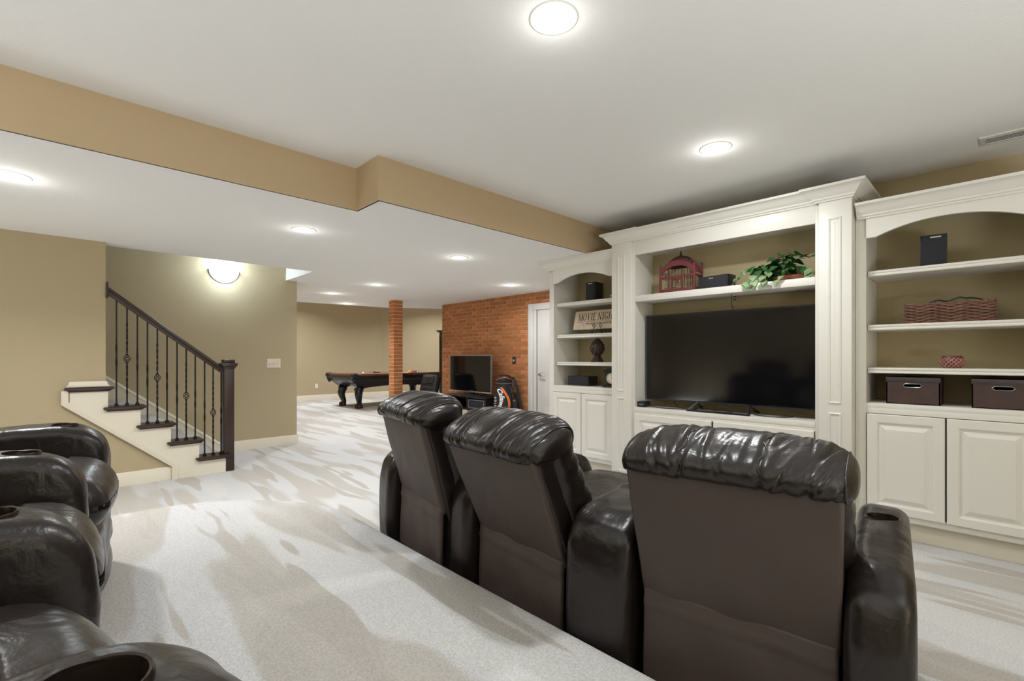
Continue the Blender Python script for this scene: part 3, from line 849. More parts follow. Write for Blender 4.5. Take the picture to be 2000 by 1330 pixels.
YC, YP = 3.72, 3.70
mc = thing('media_cabinet', 'tall cream built-in centre cabinet framing the big television', 'cabinet', (-1.575, YC, 0))
moff = Matrix.Translation((1.575, -YC, 0))
def MP(o): o.parent = mc; o.matrix_parent_inverse = moff; return o
N0, N1 = -2.259, -0.869
MP(boxo('side_panel', M['cream'], -2.49, N0, YC + 0.02, YW - 0.002, 0, 2.25, 0))
MP(boxo('side_panel', M['cream'], N1, -0.66, YC + 0.02, YW - 0.002, 0, 2.25, 0))
for a, b in ((-2.49, -2.285), (-0.845, -0.66)):
    px = (a + b) / 2
    pil = MP(boxo('pilaster', M['cream'], a, b, YP, YC + 0.02, 0, 2.20, 0.003))
    for z0, z1 in ((0.845, 2.075), (0.12, 0.785)):
        bm = B(); frame_panel(bm, px - 0.037, px + 0.037, z0, z1, YP, 0.015, 0.008, 0.003)
        q = finish(bm, 'panel_moulding', M['cream'], pil, smooth=20)
for a, b in ((-2.286, N0), (N1, -0.844)): MP(boxo('stile', M['cream'], a, b, YC, YC + 0.02, 0.125, 2.20, 0.002))
MP(boxo('header', M['cream'], N0, N1, YC, YC + 0.022, 2.062, 2.20, 0.002))
MP(boxo('back_panel', M['olive'], N0, N1, 4.03, 4.05, 0.6, 2.2, 0))
MP(boxo('shelf', M['cream'], N0 + 0.0005, N1 - 0.0005, YC - 0.001, 4.03, 1.645, 1.70, 0.003))
MP(boxo('counter', M['cream'], N0 + 0.0005, N1 - 0.0005, YC - 0.004, 4.03, 0.672, 0.708, 0.003))
MP(boxo('rail', M['cream'], N0, N1, YC, YC + 0.02, 0.645, 0.675, 0.001))
MP(boxo('rail', M['cream'], N0, N1, YC, YC + 0.02, 0.125, 0.172, 0.001))
MP(boxo('toe_kick', M['trim'], N0, N1, 3.785, 3.80, 0, 0.127, 0))
MP(boxo('top_panel', M['cream'], -2.49, -0.66, YC + 0.02, YW - 0.002, 2.2, 2.25, 0))
MP(boxo('niche_ceiling', M['cream'], N0, N1, YC + 0.02, 4.03, 2.10, 2.12, 0))
for a, b in ((N0 + 0.004, -1.572), (-1.556, N1 - 0.004)):
    bm = B(); raised_panel(bm, a, b, 0.165, 0.648, YC)
    MP(finish(bm, 'door', M['cream'], smooth=20))
bm = B()
sweep_profile(bm, [(-2.49, YW - 0.002), (-2.49, YP), (-2.272, YP), (-2.272, YC), (-0.858, YC), (-0.858, YP), (-0.66, YP), (-0.66, YW - 0.002)], CROWN, 2.188)
MP(finish(bm, 'crown_moulding', M['cream'], smooth=30))
bm = B()
for i, (y, z) in enumerate(((3.80, 1.625), (3.80, 1.602))): add_tube(bm, [(-1.43 + 0.012, y, z), (-1.43 - 0.006, y - 0.004, z - 0.004)], 0.005, 8)
add_tube(bm, [(-1.452, 3.80, 1.644), (-1.452, 3.80, 1.56), (-1.452, 3.83, 1.53)], 0.003, 6)
tag(finish(bm, 'cord_clip', M['blackplastic'], None, smooth=True), 'dark cord hanging from the shelf behind the big television', 'cord')

# ------------------------------------------------------------------ televisions
def television(x0, x1, z0, z1, y, th, label, bez, rim):
    t = thing('television', label, 'television', ((x0 + x1) / 2, y, z0))
    off = Matrix.Translation((-(x0 + x1) / 2, -y, -z0))
    def P(o): o.parent = t; o.matrix_parent_inverse = off; return o
    bm = B()
    add_rings(bm, [(x0 + .02, x1 - .02, z0 + .02, z1 - .02, th), (x0, x1, z0, z1, th * .5), (x0, x1, z0, z1, 0.002), (x0 + .002, x1 - .002, z0 + .002, z1 - .002, 0), (x0 + bez, x1 - bez, z0 + bez, z1 - bez, 0), (x0 + bez, x1 - bez, z0 + bez, z1 - bez, .003)], lambda x, z, d: (x, y + d, z))
    P(finish(bm, 'casing', rim))
    P(boxo('screen', M['screen'], x0 + bez, x1 - bez, y + 0.002, y + 0.004, z0 + bez, z1 - bez, 0))
    bm = B(); add_box(bm, x0 + .2, x1 - .2, y + th * .8, y + th + .03, z0 + .08, z1 - .25, .01)
    P(finish(bm, 'rear_housing', M['blackplastic'], smooth=True))
    return t, P
tv, TP = television(-2.226, -0.884, 0.772, 1.528, 3.862, 0.04, 'large black flat television in the centre cabinet', 0.012, M['blackplastic'])
bm = B(); add_box(bm, -1.60, -1.555, 3.858, 3.861, 0.777, 0.783, 0.0005)
TP(finish(bm, 'maker_badge', M['silver']))
bm = B(); add_box(bm, -1.63, -1.50, 3.85, 3.87, 0.766, 0.773, 0.002)
TP(finish(bm, 'sensor_bar', M['blackplastic']))
# wide trapezoid foot
bm = B()
add_box(bm, -1.79, -1.30, 3.735, 3.757, 0.708, 0.722, 0.002)
for s, a, b in ((-1, -1.785, -1.742), (1, -1.305, -1.345)):
    bm2 = [(a, 3.738, 0.712), (a - s * 0.0, 3.74, 0.72), (b, 3.83, 0.775), (b + 0.0, 3.87, 0.778)]
    add_tube(bm, [(a, 3.746, 0.714), (b, 3.835, 0.775)], [0.010, 0.009], 4)
    add_tube(bm, [(b, 3.835, 0.775), (b + s * 0.03, 3.99, 0.715)], [0.012, 0.010], 4)
add_box(bm, -1.72, -1.36, 3.85, 3.89, 0.771, 0.785, 0.003)
TP(finish(bm, 'foot', M['blackplastic']))
def cable(pts, label, r=0.004, m='blackplastic'):
    bm = B(); add_tube(bm, spline(pts, 8), r, 6)
    return tag(finish(bm, 'cable', M[m], None, smooth=True), label, 'cable')
cable([(-2.17, 3.80, 0.72), (-2.05, 3.78, 0.713), (-1.9, 3.80, 0.713), (-1.80, 3.84, 0.713), (-1.74, 3.93, 0.74)], 'black cable running from the set-top box under the television')
cable([(-2.02, 3.96, 0.80), (-1.98, 3.92, 0.74), (-1.88, 3.86, 0.713), (-1.76, 3.88, 0.713)], 'black cable drooping behind the left television foot')
cable([(-1.60, 3.84, 0.713), (-1.53, 3.80, 0.713), (-1.46, 3.83, 0.713), (-1.50, 3.88, 0.713), (-1.58, 3.86, 0.716)], 'coiled black cable inside the television foot')
cable([(-1.30, 3.83, 0.713), (-1.20, 3.80, 0.713), (-1.10, 3.82, 0.713), (-1.05, 3.9, 0.713)], 'black cable lying right of the television foot')
st = thing('set_top_box', 'small black set-top box at the left end of the television shelf', 'electronics', (-2.215, 3.80, 0.708))
boxo('case', M['blackplastic'], -0.038, 0.038, -0.05, 0.05, 0.002, 0.05, 0.004, st)
boxo('front_strip', M['silver'], -0.02, 0.02, -0.052, -0.05, 0.022, 0.027, 0.0005, st)

tv2, TP2 = television(-6.855, -5.74, 0.562, 1.19, 5.10, 0.05, 'small flat television on a black stand by the brick wall', 0.016, M['metalgrey'])
TP2(boxo('lower_strip', M['silver'], -6.855, -5.74, 5.092, 5.10, 0.556, 0.574, 0.002))
bm = B(); add_lathe(bm, [(0.28, 0), (0.28, 0.006), (0.25, 0.014), (0.05, 0.018)], 32, (-6.25, 5.08, 0.503), 1, 0.42)
add_box(bm, -6.31, -6.19, 5.10, 5.13, 0.515, 0.60, 0.004)
TP2(finish(bm, 'pedestal', M['blackplastic'], smooth=True))

# ------------------------------------------------------------------ things on the shelves
def speaker(name, label, x, y, z, wd, dp, ht, badge, horizontal=False, rz=0, group=None):
    t = thing(name, label, 'speaker', (x, y, z), rz, group)
    boxo('cabinet', M['blackplastic'], -wd / 2, wd / 2, -dp / 2 + 0.012, dp / 2, 0, ht, 0.003, t)
    boxo('grille', M['grille'], -wd / 2 + .003, wd / 2 - .003, -dp / 2, -dp / 2 + 0.0125, 0.003, ht - .003, 0.004, t)
    boxo('badge', M['silver'], badge[0], badge[1], -dp / 2 - 0.0015, -dp / 2 + 0.001, ht - badge[2], ht - badge[2] + 0.008, 0.0004, t)
    return t
speaker('bookshelf_speaker', 'black bookshelf speaker on the top shelf of the left bookcase', -2.915, 4.02, 1.722, 0.115, 0.17, 0.20, (-0.025, 0.025, 0.022), rz=rad(6))
speaker('bookshelf_speaker', 'black bookshelf speaker on the top shelf of the right bookcase', -0.285, 4.0, 1.714, 0.125, 0.17, 0.20, (-0.015, 0.035, 0.022), rz=rad(3))
speaker('centre_speaker', 'black wide speaker on the shelf above the big television', -1.585, 3.84, 1.70, 0.25, 0.13, 0.105, (-0.03, 0.01, 0.025), rz=rad(-8))
# small white figure on the left top shelf, at the back
t = thing('white_figurine', 'small cream scrolled ornament behind the left shelf speaker', 'ornament', (-2.68, 4.05, 1.722))
boxo('base', M['cream'], -0.06, 0.10, -0.02, 0.02, 0, 0.035, 0.006, t)
bm = B(); add_tube(bm, spline([(-0.06, 0, 0.055), (-0.02, 0, 0.045), (0.02, 0, 0.05), (0.05, 0, 0.085), (0.085, 0, 0.095), (0.10, 0, 0.07)], 6), 0.008, 8)
finish(bm, 'scroll', M['cream'], t, smooth=True)
bm = B(); add_tube(bm, spline([(0.02, 0, 0.05), (0.04, 0, 0.12), (0.05, 0, 0.15)], 5), [0.004] * 10 + [0.002], 6)
finish(bm, 'stem', M['stem'], t, smooth=True)

# movie sign on a scrolled easel
LET = {  # condensed serif capitals as strokes: (x0,y0,x1,y1,width)
 'M': (1.15, [(.12, 0, .12, 1, .07), (.12, 1, .55, 0, .16), (.55, 0, .98, 1, .08), (.98, 0, .98, 1, .17), (0, .03, .26, .03, .06), (.84, .03, 1.13, .03, .06), (0, .97, .2, .97, .06), (.9, .97, 1.13, .97, .06)]),
 'V': (.95, [(.14, 1, .48, 0, .18), (.48, 0, .80, 1, .07), (0, .97, .32, .97, .06), (.66, .97, .94, .97, .06)]),
 'I': (.45, [(.22, 0, .22, 1, .18), (.04, .03, .40, .03, .06), (.04, .97, .40, .97, .06)]),
 'E': (.75, [(.2, 0, .2, 1, .18), (.04, .03, .68, .03, .07), (.04, .97, .66, .97, .07), (.2, .52, .5, .52, .06), (.66, 0, .66, .24, .06), (.64, .8, .64, 1, .06), (.5, .40, .5, .64, .05)]),
 'N': (1.0, [(.14, 0, .14, 1, .07), (.14, 1, .82, 0, .18), (.82, 0, .82, 1, .07), (0, .03, .28, .03, .06), (0, .97, .22, .97, .06), (.68, .97, .96, .97, .06)]),
 'H': (1.0, [(.2, 0, .2, 1, .18), (.78, 0, .78, 1, .18), (.2, .52, .78, .52, .07), (.04, .03, .36, .03, .06), (.62, .03, .94, .03, .06), (.04, .97, .36, .97, .06), (.62, .97, .94, .97, .06)]),
 'T': (.85, [(.42, 0, .42, 1, .18), (.06, .97, .78, .97, .07), (.08, .76, .08, 1, .05), (.76, .76, .76, 1, .05), (.26, .03, .58, .03, .06)]),
 'O': (.95, 'O'), 'G': (.95, 'G')}
def serif_text(bm, txt, x, y, h, wsc, place, sp=0.06):
    for ch in txt:
        if ch == ' ': x += h * wsc * 0.45; continue
        adv, st_ = LET[ch]
        if st_ in ('O', 'G'):
            n = 20; pts_o, pts_i = [], []
            rng = range(n + 1) if st_ == 'O' else range(2, n)
            for k in rng:
                a = 2 * PI * k / n
                pts_o.append((.46 + .44 * math.cos(a), .5 + .5 * math.sin(a))); pts_i.append((.46 + .27 * math.cos(a), .5 + .45 * math.sin(a)))
            for k in range(len(pts_o) - 1):
                q = [pts_o[k], pts_o[k + 1], pts_i[k + 1], pts_i[k]]
                bm.faces.new([bm.verts.new(place(x + a * h * wsc, y + b * h)) for a, b in q])
            segs = [(.74, .06, .74, .42, .17), (.55, .42, .92, .42, .06), (.82, .72, .82, .98, .05)] if st_ == 'G' else []
        else: segs = st_
        for a, b, c, d_, wd in segs:
            dx, dy = c - a, d_ - b
            if abs(dy) < 1e-6: q = [(a, b - wd / 2), (c, b - wd / 2), (c, b + wd / 2), (a, b + wd / 2)]
            else: q = [(a - wd / 2, b), (a + wd / 2, b), (c + wd / 2, d_), (c - wd / 2, d_)]
            bm.faces.new([bm.verts.new(place(x + u * h * wsc, y + v * h)) for u, v in q])
        x += (adv + sp) * h * wsc
    return x
def text_mesh(txt, size, bold=0.0, shear=0.0, spacing=1.0):
    c = bpy.data.curves.new('txt', 'FONT'); c.body = txt; c.size = size; c.offset = bold; c.shear = shear; c.space_character = spacing
    c.resolution_u = 3
    o = bpy.data.objects.new('txt', c); COL.objects.link(o)
    dg = bpy.context.evaluated_depsgraph_get()
    me = bpy.data.meshes.new_from_object(o.evaluated_get(dg))
    bpy.data.objects.remove(o); bpy.data.curves.remove(c)
    return me
sign = thing('movie_sign', 'beige wooden movie night sign on the second shelf of the left bookcase', 'sign', (-2.83, 3.97, 1.435))
M['signface'] = mat('aged_sign_print', (0.72, 0.62, 0.48), 0.6, col2=(0.54, 0.37, 0.20), vscale=5, detail=5)
M['signgrey'] = mat('sign_grey_print', (0.48, 0.42, 0.38), 0.6, var=0.25, vscale=14)
tilt = Matrix.Rotation(rad(-14), 4, 'X')
def sgn(bm, nm, m):
    o = finish(bm, nm, m, sign); o.rotation_euler = (rad(-14), 0, 0); return o
bm = B(); add_box(bm, -0.33, 0.33, 0, 0.012, 0, 0.215, 0.002); sgn(bm, 'board', M['blackwood'])
bm = B(); add_box(bm, -0.326, 0.326, -0.0015, 0.0, 0.008, 0.209); sgn(bm, 'printed_face', M['signface'])
bm = B()
# grey film-reel and camera picture at the left of the print
for r_, cx_, cz_ in ((0.038, -0.235, 0.115), (0.028, -0.165, 0.135)):
    n = 20
    for k in range(n):
        a, b = 2 * PI * k / n, 2 * PI * (k + 1) / n
        for r0, r1 in ((r_ * .82, r_), (r_ * .3, r_ * .55)):
            bm.faces.new([bm.verts.new((cx_ + r * math.cos(q), -0.0022, cz_ + r * math.sin(q))) for r, q in ((r0, a), (r1, a), (r1, b), (r0, b))])
for a, b in (((-.25, .012), (-.21, .075)), ((-.20, .075), (-.19, .012)), ((-.28, .03), (-.2, .072)), ((-.16, .012), (-.20, .07))):
    d_ = Vector((b[0] - a[0], b[1] - a[1])).normalized() * 0.004
    bm.faces.new([bm.verts.new((p[0], -0.0022, p[1])) for p in ((a[0] - d_.y, a[1] + d_.x), (a[0] + d_.y, a[1] - d_.x), (b[0] + d_.y, b[1] - d_.x), (b[0] - d_.y, b[1] + d_.x))])
sgn(bm, 'printed_picture', M['signgrey'])
bm = B()
xe = serif_text(bm, 'MOVIE NIGHT', -0.275, 0.100, 0.080, 0.62, lambda a, b: (a, -0.003, b))
add_box(bm, -0.29, 0.30, -0.003, -0.0022, 0.087, 0.0895)
sgn(bm, 'lettering', M['ink'])
me = text_mesh('PHONES OFF PLEASE', 0.026, 0.0008, 0.0, 1.35)
me.transform(Matrix.Translation((-0.17, -0.003, 0.058)) @ Matrix.Rotation(PI / 2, 4, 'X')); me.materials.append(M['ink'])
o = link('small_lettering', me, sign); o.rotation_euler = (rad(-14), 0, 0)
es = thing('display_easel', 'small black scrolled iron easel holding the movie sign', 'easel', (-2.83, 3.97, 1.388))
def scroll(cx_, cz_, r0, turns, a0, sgn_=1, n=26):
    return [(cx_ + sgn_ * r0 * (1 - 0.75 * k / n) * math.cos(a0 + turns * 2 * PI * k / n), 0, cz_ + r0 * (1 - 0.75 * k / n) * math.sin(a0 + turns * 2 * PI * k / n)) for k in range(n + 1)]
bm = B()
for s in (-1, 1):
    x = s * 0.045
    top = [(x, -0.02, 0.045)] + [(x + p[0], -0.022, p[2]) for p in scroll(-s * 0.0, 0.088, 0.022, 1.2, -PI / 2, -s)]
    add_tube(bm, top, 0.0032, 6)
    add_tube(bm, [(x, -0.02, 0.046), (x + s * 0.004, -0.03, 0.03), (x + s * 0.01, -0.032, 0.006)] + [(x + s * 0.018 + p[0] * .6, -0.032, 0.018 + p[2] * .6) for p in scroll(0, 0, 0.02, 1.0, -PI / 2, s)], 0.003, 6)
    add_tube(bm, [(x, -0.02, 0.046), (x, 0.03, 0.046)], 0.003, 6)
    add_tube(bm, [(x, 0.03, 0.046), (x * .5, 0.06, 0.12), (0, 0.065, 0.16)], 0.003, 6)
add_tube(bm, [(0, 0.066, 0.16), (0, 0.13, 0.003)], 0.003, 6)
add_tube(bm, [(-0.045, 0.03, 0.046), (0.045, 0.03, 0.046)], 0.003, 6)
finish(bm, 'easel_frame', M['iron'], es, smooth=True)

# finial
t = thing('carved_finial', 'dark brown carved artichoke finial on the third shelf of the left bookcase', 'ornament', (-2.85, 3.98, 1.102))
bm = B(); add_lathe(bm, [(0.066, 0), (0.066, 0.008), (0.056, 0.02), (0.044, 0.045), (0.034, 0.062), (0.040, 0.068), (0.040, 0.076), (0.03, 0.08)], 8)
finish(bm, 'base', M['finial'], t, smooth=30)
bm = B(); add_lathe(bm, [(0.028, 0.078), (0.048, 0.09), (0.062, 0.115), (0.066, 0.14), (0.06, 0.175), (0.045, 0.21), (0.025, 0.23), (0.006, 0.236)], 16)
finish(bm, 'bud', M['finial'], t, smooth=True)
sm = B()
pt = [(0, -0.038), (0.02, -0.02), (0.023, 0.0), (0.016, 0.02), (0, 0.036), (-0.016, 0.02), (-0.023, 0.0), (-0.02, -0.02)]
a_ = [sm.verts.new((x, -0.008 if abs(x) < .001 else -0.003, z)) for x, z in pt]; c_ = sm.verts.new((0, -0.010, 0.002)); b_ = [sm.verts.new((x, 0.004, z)) for x, z in pt]
for k in range(8): sm.faces.new([a_[k], a_[(k + 1) % 8], c_]); sm.faces.new([a_[k], b_[k], b_[(k + 1) % 8], a_[(k + 1) % 8]])
bmesh.ops.recalc_face_normals(sm, faces=sm.faces)
scale_me = bpy.data.meshes.new('scale'); sm.to_mesh(scale_me); sm.free(); scale_me.materials.append(M['finial'])
for rr_, zz_, n_, off_, lean in ((0.058, 0.118, 8, 0, -18), (0.064, 0.150, 8, PI / 8, 6), (0.053, 0.182, 8, 0, 24), (0.032, 0.212, 6, 0.2, 42)):
    for k in range(n_):
        a = off_ + 2 * PI * k / n_
        q = link('scale', scale_me, t, (rr_ * math.cos(a), rr_ * math.sin(a), zz_))
        q.rotation_euler = (rad(-lean), 0, a + PI / 2)
# black box and mantel clock
t = thing('black_box', 'low black box on the counter of the left bookcase', 'box', (-3.06, 4.0, 0.855))
boxo('case', M['blackplastic'], -0.135, 0.135, -0.07, 0.09, 0.003, 0.098, 0.004, t)
boxo('front_grille', M['grille'], -0.13, 0.13, -0.0735, -0.07, 0.008, 0.093, 0.002, t)
t = thing('mantel_clock', 'small black mantel clock at the end of the left bookcase counter', 'clock', (-2.635, 3.935, 0.855), rad(14))
boxo('base', M['blackwood'], -0.095, 0.095, -0.04, 0.05, 0, 0.022, 0.006, t)
boxo('body', M['blackwood'], -0.075, 0.075, -0.028, 0.04, 0.022, 0.155, 0.003, t)
bm = B(); add_prism(bm, [(-0.10, 0.155), (0.10, 0.155), (0.095, 0.166), (0.055, 0.176), (0.035, 0.192), (-0.035, 0.192), (-0.055, 0.176), (-0.095, 0.166)], lambda p: (p[0], -0.045, p[1]), lambda p: (p[0], 0.045, p[1]))
finish(bm, 'pediment', M['blackwood'], t)
bm = B(); add_lathe(bm, [(0.052, 0), (0.052, -0.004), (0.047, -0.006)], 28, (0, -0.028, 0.09), axis='y')
f_ = finish(bm, 'dial', M['clockface'], t, smooth=True)
bm = B(); add_lathe(bm, [(0.050, -0.006), (0.053, -0.009), (0.056, -0.006), (0.056, 0)], 28, (0, -0.028, 0.09), axis='y', cap=False)
finish(bm, 'bezel', M['silver'], t, smooth=True)
bm = B()
for ang, ln, wd in ((rad(62), 0.026, 0.004), (rad(-10), 0.036, 0.003)):
    d_ = Vector((math.sin(ang), math.cos(ang))); n_ = Vector((d_.y, -d_.x)) * wd / 2
    q = [(n_.x, n_.y), (d_.x * ln + n_.x * .4, d_.y * ln + n_.y * .4), (d_.x * ln - n_.x * .4, d_.y * ln - n_.y * .4), (-n_.x, -n_.y)]
    bm.faces.new([bm.verts.new((a, -0.0355, 0.09 + b)) for a, b in q])
for k in range(12):
    a = 2 * PI * k / 12
    for r0, r1, wd in ((0.036, 0.045, 0.0022),):
        d_ = Vector((math.sin(a), math.cos(a))); n_ = Vector((d_.y, -d_.x)) * wd
        bm.faces.new([bm.verts.new((d_.x * r + s * n_.x, -0.0352, 0.09 + d_.y * r + s * n_.y)) for r, s in ((r0, 1), (r1, 1), (r1, -1), (r0, -1))])
finish(bm, 'hands', M['ink'], t)

# birdcage
t = thing('birdcage', 'red wooden birdcage with a domed top above the big television', 'birdcage', (-1.915, 3.895, 1.70))
Wc, Dc = 0.305, 0.14
x0, x1, y0, y1 = -Wc / 2, Wc / 2, -Dc / 2, Dc / 2
bm = B(); add_box(bm, x0, x1, y0, y1, 0, 0.045, 0.003); add_box(bm, x0 - .004, x1 + .004, y0 - .004, y1 + .004, 0, 0.008, 0.002)
finish(bm, 'base', M['red'], t, smooth=True)
for sx_ in (x0, x1):
    for sy_ in (y0, y1):
        bm = B(); add_box(bm, sx_ - .009, sx_ + .009, sy_ - .009, sy_ + .009, 0.0, 0.235, 0.002); add_lathe(bm, [(0.008, 0.235), (0.004, 0.24), (0.010, 0.25), (0.004, 0.26)], 8, (sx_, sy_, 0))
        finish(bm, 'post', M['red'], t, smooth=True)
for yy in (y0, y1):
    bm = B()
    add_box(bm, x0, x1, yy - .006, yy + .006, 0.135, 0.155, 0.002)
    n = 14
    lo, hi = [], []
    for k in range(n + 1):
        f = k / n; u = 2 * f - 1
        base = 0.205 + 0.075 * (1 - abs(u) ** 2.4)
        lo.append((x0 + Wc * f, base - (0.045 if abs(u) < 0.95 else 0.05))); hi.append((x0 + Wc * f, base + 0.0))
    add_prism(bm, lo + hi[::-1], lambda p: (p[0], yy - .007, p[1]), lambda p: (p[0], yy + .007, p[1]))
    finish(bm, 'arched_rail', M['red'], t)
for sx_ in (x0, x1):
    bm = B(); add_box(bm, sx_ - .006, sx_ + .006, y0, y1, 0.135, 0.155, 0.002); add_box(bm, sx_ - .006, sx_ + .006, y0, y1, 0.17, 0.205, 0.002)
    add_box(bm, sx_ - .012 if sx_ < 0 else sx_, sx_ if sx_ < 0 else sx_ + .03, -0.02, 0.02, 0.135, 0.155, 0.004)
    finish(bm, 'side_rail', M['red'], t, smooth=True)
bm = B()
for k in range(22):
    xx = x0 + Wc * (k + 1) / 23
    for yy in (y0, y1): add_tube(bm, [(xx, yy, 0.04), (xx, yy, 0.205)], 0.0016, 4)
for k in range(9):
    yy = y0 + Dc * (k + 1) / 10
    for sx_ in (x0, x1): add_tube(bm, [(sx_, yy, 0.04), (sx_, yy, 0.2)], 0.0016, 4)
finish(bm, 'wire_bars', M['wire'], t)['kind'] = 'stuff'
bm = B()
for xx in (-0.045, 0.05): add_box(bm, xx - .006, xx + .006, y0 - .008, y0 + .006, 0.04, 0.14, 0.002)
add_box(bm, -0.045, 0.05, y0 - .008, y0 + .006, 0.118, 0.13, 0.002); add_box(bm, 0.0, 0.012, y0 - .016, y0 - .004, 0.085, 0.115, 0.002)
finish(bm, 'cage_door', M['red'], t, smooth=True)
bm = B(); add_box(bm, x0 + .02, x0 + .12, y0 + .03, y1 - .03, 0.05, 0.06, 0.002); add_tube(bm, [(x0 + .06, 0, 0.06), (x0 + .06, 0, 0.14)], 0.006, 6); add_tube(bm, [(x0, -0.01, 0.142), (x1, -0.01, 0.142)], 0.005, 6)
finish(bm, 'perch', M['darkred'], t, smooth=True)
bm = B(); 
prf = [(0.135, 0.235), (0.132, 0.25), (0.118, 0.275), (0.095, 0.30), (0.062, 0.318), (0.025, 0.328), (0.008, 0.332)]
add_lathe(bm, prf, 24, (0, 0, 0), 0.92, 0.5)
add_box(bm, -0.09, 0.09, -0.05, 0.05, 0.272, 0.285, 0.003)
finish(bm, 'domed_roof', M['darkred'], t, smooth=True)
bm = B(); add_lathe(bm, [(0.014, 0.326), (0.010, 0.34), (0.007, 0.355), (0.010, 0.362), (0.004, 0.372)], 10)
finish(bm, 'top_finial', M['darkred'], t, smooth=True)

# trailing plant in a terracotta bowl
pl_ = thing('trailing_plant', 'green and cream trailing plant on the shelf above the big television', 'plant', (-1.10, 3.875, 1.70))
bm = B(); add_lathe(bm, [(0.06, 0), (0.075, 0.008), (0.10, 0.024), (0.112, 0.040), (0.108, 0.043), (0.10, 0.036), (0.02, 0.034)], 24, (0.03, 0, 0), sy=0.8)
finish(bm, 'bowl', M['terracotta'], pl_, smooth=True)
bm = B(); add_lathe(bm, [(0.098, 0.034), (0.06, 0.046), (0.01, 0.052)], 16, (0.03, 0, 0), sy=0.8)
finish(bm, 'soil', M['soil'], pl_, smooth=True)
def leaf_mesh(nm, L_, W_, m, fold):
    bm = B(); n = 8; mid, lf, rt = [], [], []
    for k in range(n + 1):
        f = k / n
        w_ = W_ * (math.sin(PI * min(1, f * 1.02) ** 0.75)) * (1.0 if 0 < k < n else 0)
        z = -0.25 * L_ * f * f
        mid.append(bm.verts.new((0, L_ * f, z)))
        lf.append(bm.verts.new((-w_, L_ * f - 0.06 * L_ * (1 if k == 1 else 0), z + fold * w_))); rt.append(bm.verts.new((w_, L_ * f - 0.06 * L_ * (1 if k == 1 else 0), z + fold * w_)))
    for k in range(n):
        for a, b in ((lf, mid), (mid, rt)):
            q = []
            for v in (a[k], b[k], b[k + 1], a[k + 1]):
                if v not in q: q.append(v)
            bm.faces.new(q)
    bmesh.ops.remove_doubles(bm, verts=bm.verts, dist=1e-5)
    me = bpy.data.meshes.new(nm); bm.to_mesh(me); bm.free(); me.materials.append(m)
    for p in me.polygons: p.use_smooth = True
    return me
lm = [leaf_mesh('leaf', 0.052, 0.023, M['leaf'], 0.25), leaf_mesh('leaf', 0.062, 0.026, M['leaf'], 0.15), leaf_mesh('leaf', 0.050, 0.025, M['leafpale'], 0.2)]
random.seed(11)
bm_st = B()
def place_leaf(p, aim, me, size=1.0, roll=0.0):
    d = Vector(aim).normalized()
    q = d.to_track_quat('Y', 'Z')
    o = link('leaf', me, pl_, p); o.rotation_mode = 'QUATERNION'
    from mathutils import Quaternion
    o.rotation_quaternion = q @ Quaternion((0, 1, 0), roll); o.scale = (size,) * 3
def vine(pts, r=0.0022): add_tube(bm_st, spline(pts, 5), r, 5)
R = random.uniform
# bushy crown: stems arch out of the bowl
for i in range(46):
    a = R(0, 2 * PI); reach = R(0.03, 0.17); hgt = R(0.05, 0.19) * (1 - 0.25 * reach / 0.2)
    ex, ey, ez = reach * math.cos(a) * 1.15 - 0.03, reach * math.sin(a) * 0.5 - 0.01, 0.05 + hgt * (0.75 + 0.25 * math.cos(a))
    ey = max(-0.15, min(0.10, ey))
    vine([(R(-.03, .03), R(-.03, .03), 0.05), (ex * .5, ey * .5, ez * .85 + .02), (ex, ey, ez)])
    for k in range(random.choice((2, 2, 3))):
        f = 1 - 0.22 * k
        p = (ex * f + R(-.012, .012), ey * f + R(-.01, .01), ez * (0.9 + 0.1 * f) + R(-.01, .012))
        place_leaf(p, (math.cos(a) * 0.8 + R(-.7, .7), math.sin(a) * .6 - 0.5 + R(-.5, .5), R(-0.35, 0.25)), lm[0] if random.random() < .6 else lm[1], R(1.05, 1.5), R(-.7, .7))
# paler trails over the shelf edge
for tr, n_ in (([(-.05, -.05, .10), (-.14, -.12, .09), (-.20, -.150, .03), (-.225, -.158, -.005)], 6), ([(.0, -.06, .12), (-.05, -.14, .10), (-.085, -.162, .04), (-.10, -.168, -.02)], 6),
               ([(-.06, -.03, .13), (-.2, -.06, .14), (-.28, -.08, .09), (-.31, -.09, .03)], 6), ([(.05, -.06, .10), (.05, -.13, .07), (.02, -.158, .02), (-.05, -.168, -.02)], 5),
               ([(-.05, -.05, .07), (-.12, -.12, .05), (-.18, -.155, .01), (-.155, -.168, -.03)], 5), ([(.05, 0, .12), (.13, -.03, .10), (.17, -.06, .07), (.19, -.07, .04)], 5)):
    vine(tr, 0.0018)
    sp_ = spline(tr, 8)
    for k in range(n_):
        p = sp_[int((k + 1.2) / (n_ + .3) * (len(sp_) - 1))]
        place_leaf(p, (R(-.8, .8), -0.75, -0.9 + R(-.2, .5)), lm[2] if k > 1 else lm[0], R(.95, 1.2), R(-.5, .5))
finish(bm_st, 'vines', M['stem'], pl_, smooth=True)
t = thing('white_box', 'small white box at the right end of the shelf above the television', 'box', (-0.945, 3.90, 1.70), rad(10))
boxo('case', M['white'], -0.035, 0.035, -0.04, 0.04, 0, 0.03, 0.003, t); boxo('lid', M['white'], -0.036, 0.036, -0.041, 0.041, 0.03, 0.037, 0.002, t)

